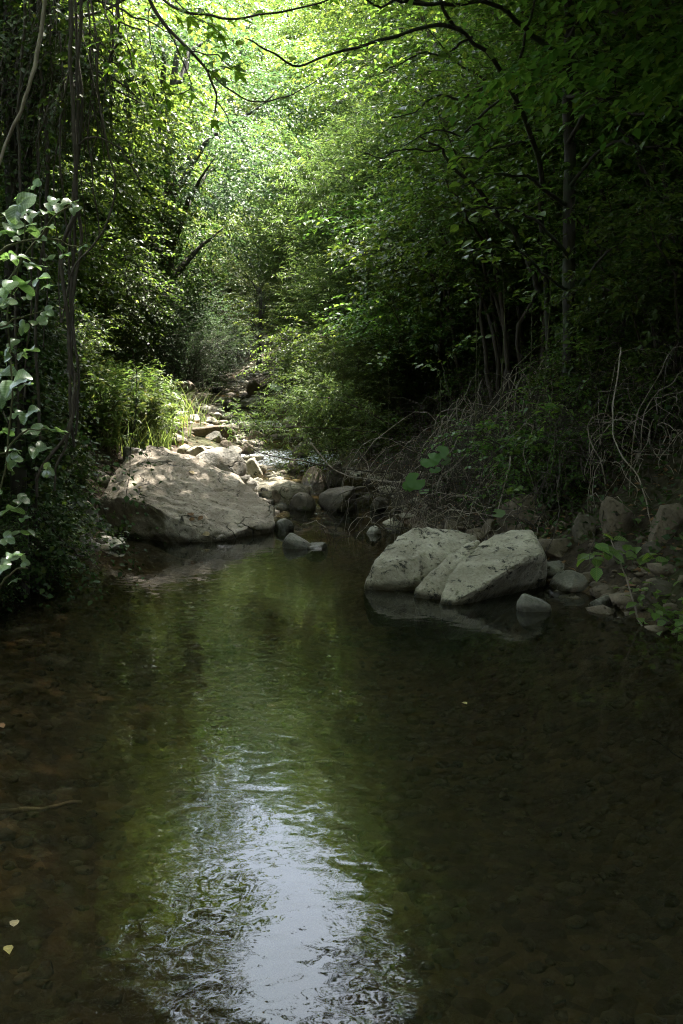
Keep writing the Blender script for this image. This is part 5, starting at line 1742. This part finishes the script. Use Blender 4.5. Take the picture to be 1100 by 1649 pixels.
# leafy low willow branch over the cascade
g = np.random.default_rng(707)
wb = thing('willow_branch', at(640, 720, 12.0), 'feathery dark willow branch hanging low across the cascade', 'branch')
for q, P in enumerate([[at(640, 700, 12), at(540, 690, 11.8), at(440, 690, 11.6), at(380, 668, 11.5)], [at(640, 690, 12), at(560, 650, 11.8), at(490, 640, 11.7), at(430, 650, 11.6)],
                       [at(650, 710, 12), at(580, 720, 11.9), at(520, 725, 11.7), at(470, 735, 11.6)], [at(640, 690, 12.2), at(540, 630, 12.2), at(470, 610, 12.2)]]):
    cv = limb(wb, P, .01, .003, 0, seed=710 + q, name='twig', mat='twig_dark', amp=.02)
    n_ = 150
    f = g.random(n_) ** .8 * (len(cv) - 1.01)
    i0 = f.astype(int)
    p = cv[i0] + (cv[i0 + 1] - cv[i0]) * (f - i0)[:, None] + g.normal(0, .08, (n_, 3))
    d = g.normal(0, .7, (n_, 3)) + nrm(cv[i0 + 1] - cv[i0]) * .7
    (V, T), _ = sprays(g, p, d, .3 * g.uniform(.5, 1.2, n_), 12, .06, .2, T_NARROW, .3)
    link('foliage', mesh_np('foliage', rel(wb, V), T, M['leaf_willow']), wb)

# ------------------------------------------------------------------ ground cover and litter
g = np.random.default_rng(909)
n_ = 16000
Y = g.uniform(5.5, 34, n_)
s = g.random(n_) < .5
X = np.where(s, np.interp(Y, _yl, _xl) - 2.2 - g.random(n_) * 7, np.interp(Y, _yr, _xr) + .5 + g.random(n_) * 8)
P = np.stack([X, Y, H(X, Y) + g.random(n_) * .15], -1)
V, T = leaves(P, g.normal(0, 1, (n_, 3)) * np.array([1, 1, .3]), np.array([0, 0, 1.0]) + g.normal(0, .4, (n_, 3)), .07 * g.uniform(.6, 1.3, n_), .05 * g.uniform(.6, 1.3, n_), T_QUAD)
tag(link('ground_cover', mesh_np('ground_cover', V, T, M['leaf_ivy'])), 'low ivy and leaves covering both banks', kind='stuff')
n_ = 9000
Y = g.uniform(5.0, 14, n_)
X = np.interp(Y, _yr, _xr) + .25 + g.random(n_) ** 1.3 * 4
P = np.stack([X, Y, H(X, Y) + .02 + g.random(n_) ** 2 * .3], -1)
V, T = leaves(P, g.normal(0, 1, (n_, 3)) * np.array([1, 1, .5]), np.array([0, 0, 1.0]) + g.normal(0, .6, (n_, 3)), .055 * g.uniform(.5, 1.3, n_), .04 * g.uniform(.5, 1.3, n_), T_QUAD)
tag(link('bank_cover', mesh_np('bank_cover', V, T, M['leaf_ivy'])), 'dark low leaves and creepers covering the shaded bank', kind='stuff')
n_ = 6000
Y = g.uniform(5, 16, n_)
s = g.random(n_) < .3
X = np.where(s, np.interp(Y, _yl, _xl) - .2 - g.random(n_) * 4, np.interp(Y, _yr, _xr) + .1 + g.random(n_) * 4)
P = np.stack([X, Y, H(X, Y) + .01 + g.random(n_) * .03], -1)
V, T = leaves(P, g.normal(0, 1, (n_, 3)) * np.array([1, 1, .2]), np.array([0, 0, 1.0]) + g.normal(0, .35, (n_, 3)), .06 * g.uniform(.6, 1.3, n_), .035 * g.uniform(.6, 1.3, n_), T_QUAD)
tag(link('leaf_litter', mesh_np('leaf_litter', V, T, M['dead_leaf'])), 'brown dead leaves littering the shaded bank', kind='stuff')

# single fallen leaves that lie where the photograph shows them
leaf_mesh('tan', T_OV, .075, .055, 'tan_leaf')
leaf_mesh('brown', T_OV, .08, .05, 'dead_leaf')
leaf_mesh('yellow', T_OV, .09, .06, 'yellow_leaf')
deps = bpy.context.evaluated_depsgraph_get()


def fallen(kind, px, py, label, s=1.0, z=None, group=None):
    d = ray(px, py)
    bpy.context.view_layer.update()
    dg = bpy.context.evaluated_depsgraph_get()
    tgt = bpy.data.objects.get('boulder')
    if z is None:
        inv = tgt.matrix_world.inverted()
        ok, loc, nn, _ = tgt.ray_cast(inv @ Vector((0, 0, CAMZ)), (inv.to_3x3() @ d).normalized())
        if not ok:
            return
        p = tgt.matrix_world @ loc + nn * .01
    else:
        t = (z - CAMZ) / d.z
        p, nn = Vector((d.x * t, d.y * t, z)), Vector((0, 0, 1))
    o = link('fallen_leaf', LEAF[kind])
    dd = Vector((random.gauss(0, 1), random.gauss(0, 1), 0))
    dd = (dd - nn * dd.dot(nn)).normalized()
    sd = nn.cross(dd).normalized()
    m = Matrix((dd, sd, nn)).transposed().to_4x4()
    o.matrix_world = Matrix.Translation(p) @ m @ Matrix.Scale(s, 4)
    return tag(o, label, 'fallen leaf', group)


bpy.context.view_layer.update()
fallen('tan', 312, 765, 'pale tan fallen leaf lying alone on the upper face of the huge boulder')
fallen('tan', 229, 786, 'tiny pale fallen leaf near the high edge of the huge boulder', .6)
for k in range(4):
    fallen('brown', 301 + k * 6, 829 + k * 3, 'curled brown dead leaf in the little pile on the huge boulder', .8, None, 'dead leaves piled on the huge boulder')
fallen('tan', 338, 860, 'tan fallen leaf at the low tip of the huge boulder', .9)
fallen('yellow', 12, 1522, 'yellow leaf floating on the pool nearest the viewer', .45, .006)
fallen('brown', 6, 1172, 'reddish brown leaf floating beside the shallow shore', .9, .006)
fallen('tan', 22, 1492, 'pale leaf drifting just beyond the yellow leaf on the pool', .5, .006)
fallen('yellow', 752, 1134, 'small green yellow leaf floating alone out on the dark pool', .4, .006)
vine([at(-20, 1312, 3.35), at(40, 1302, 3.38), at(95, 1296, 3.4), at(132, 1292, 3.42)], .009, 'bleached stick floating at the edge of the pool', 'floating_stick', 'cane', 801, None, .006)['category'] = 'stick'
vine([at(1050, 1190, 4.12), at(1075, 1205, 4.06), at(1110, 1228, 3.98)], .004, 'thin dark twig lying in the water of the dim pool', 'floating_twig', 'twig_dark', 802, None, .004)['category'] = 'twig'
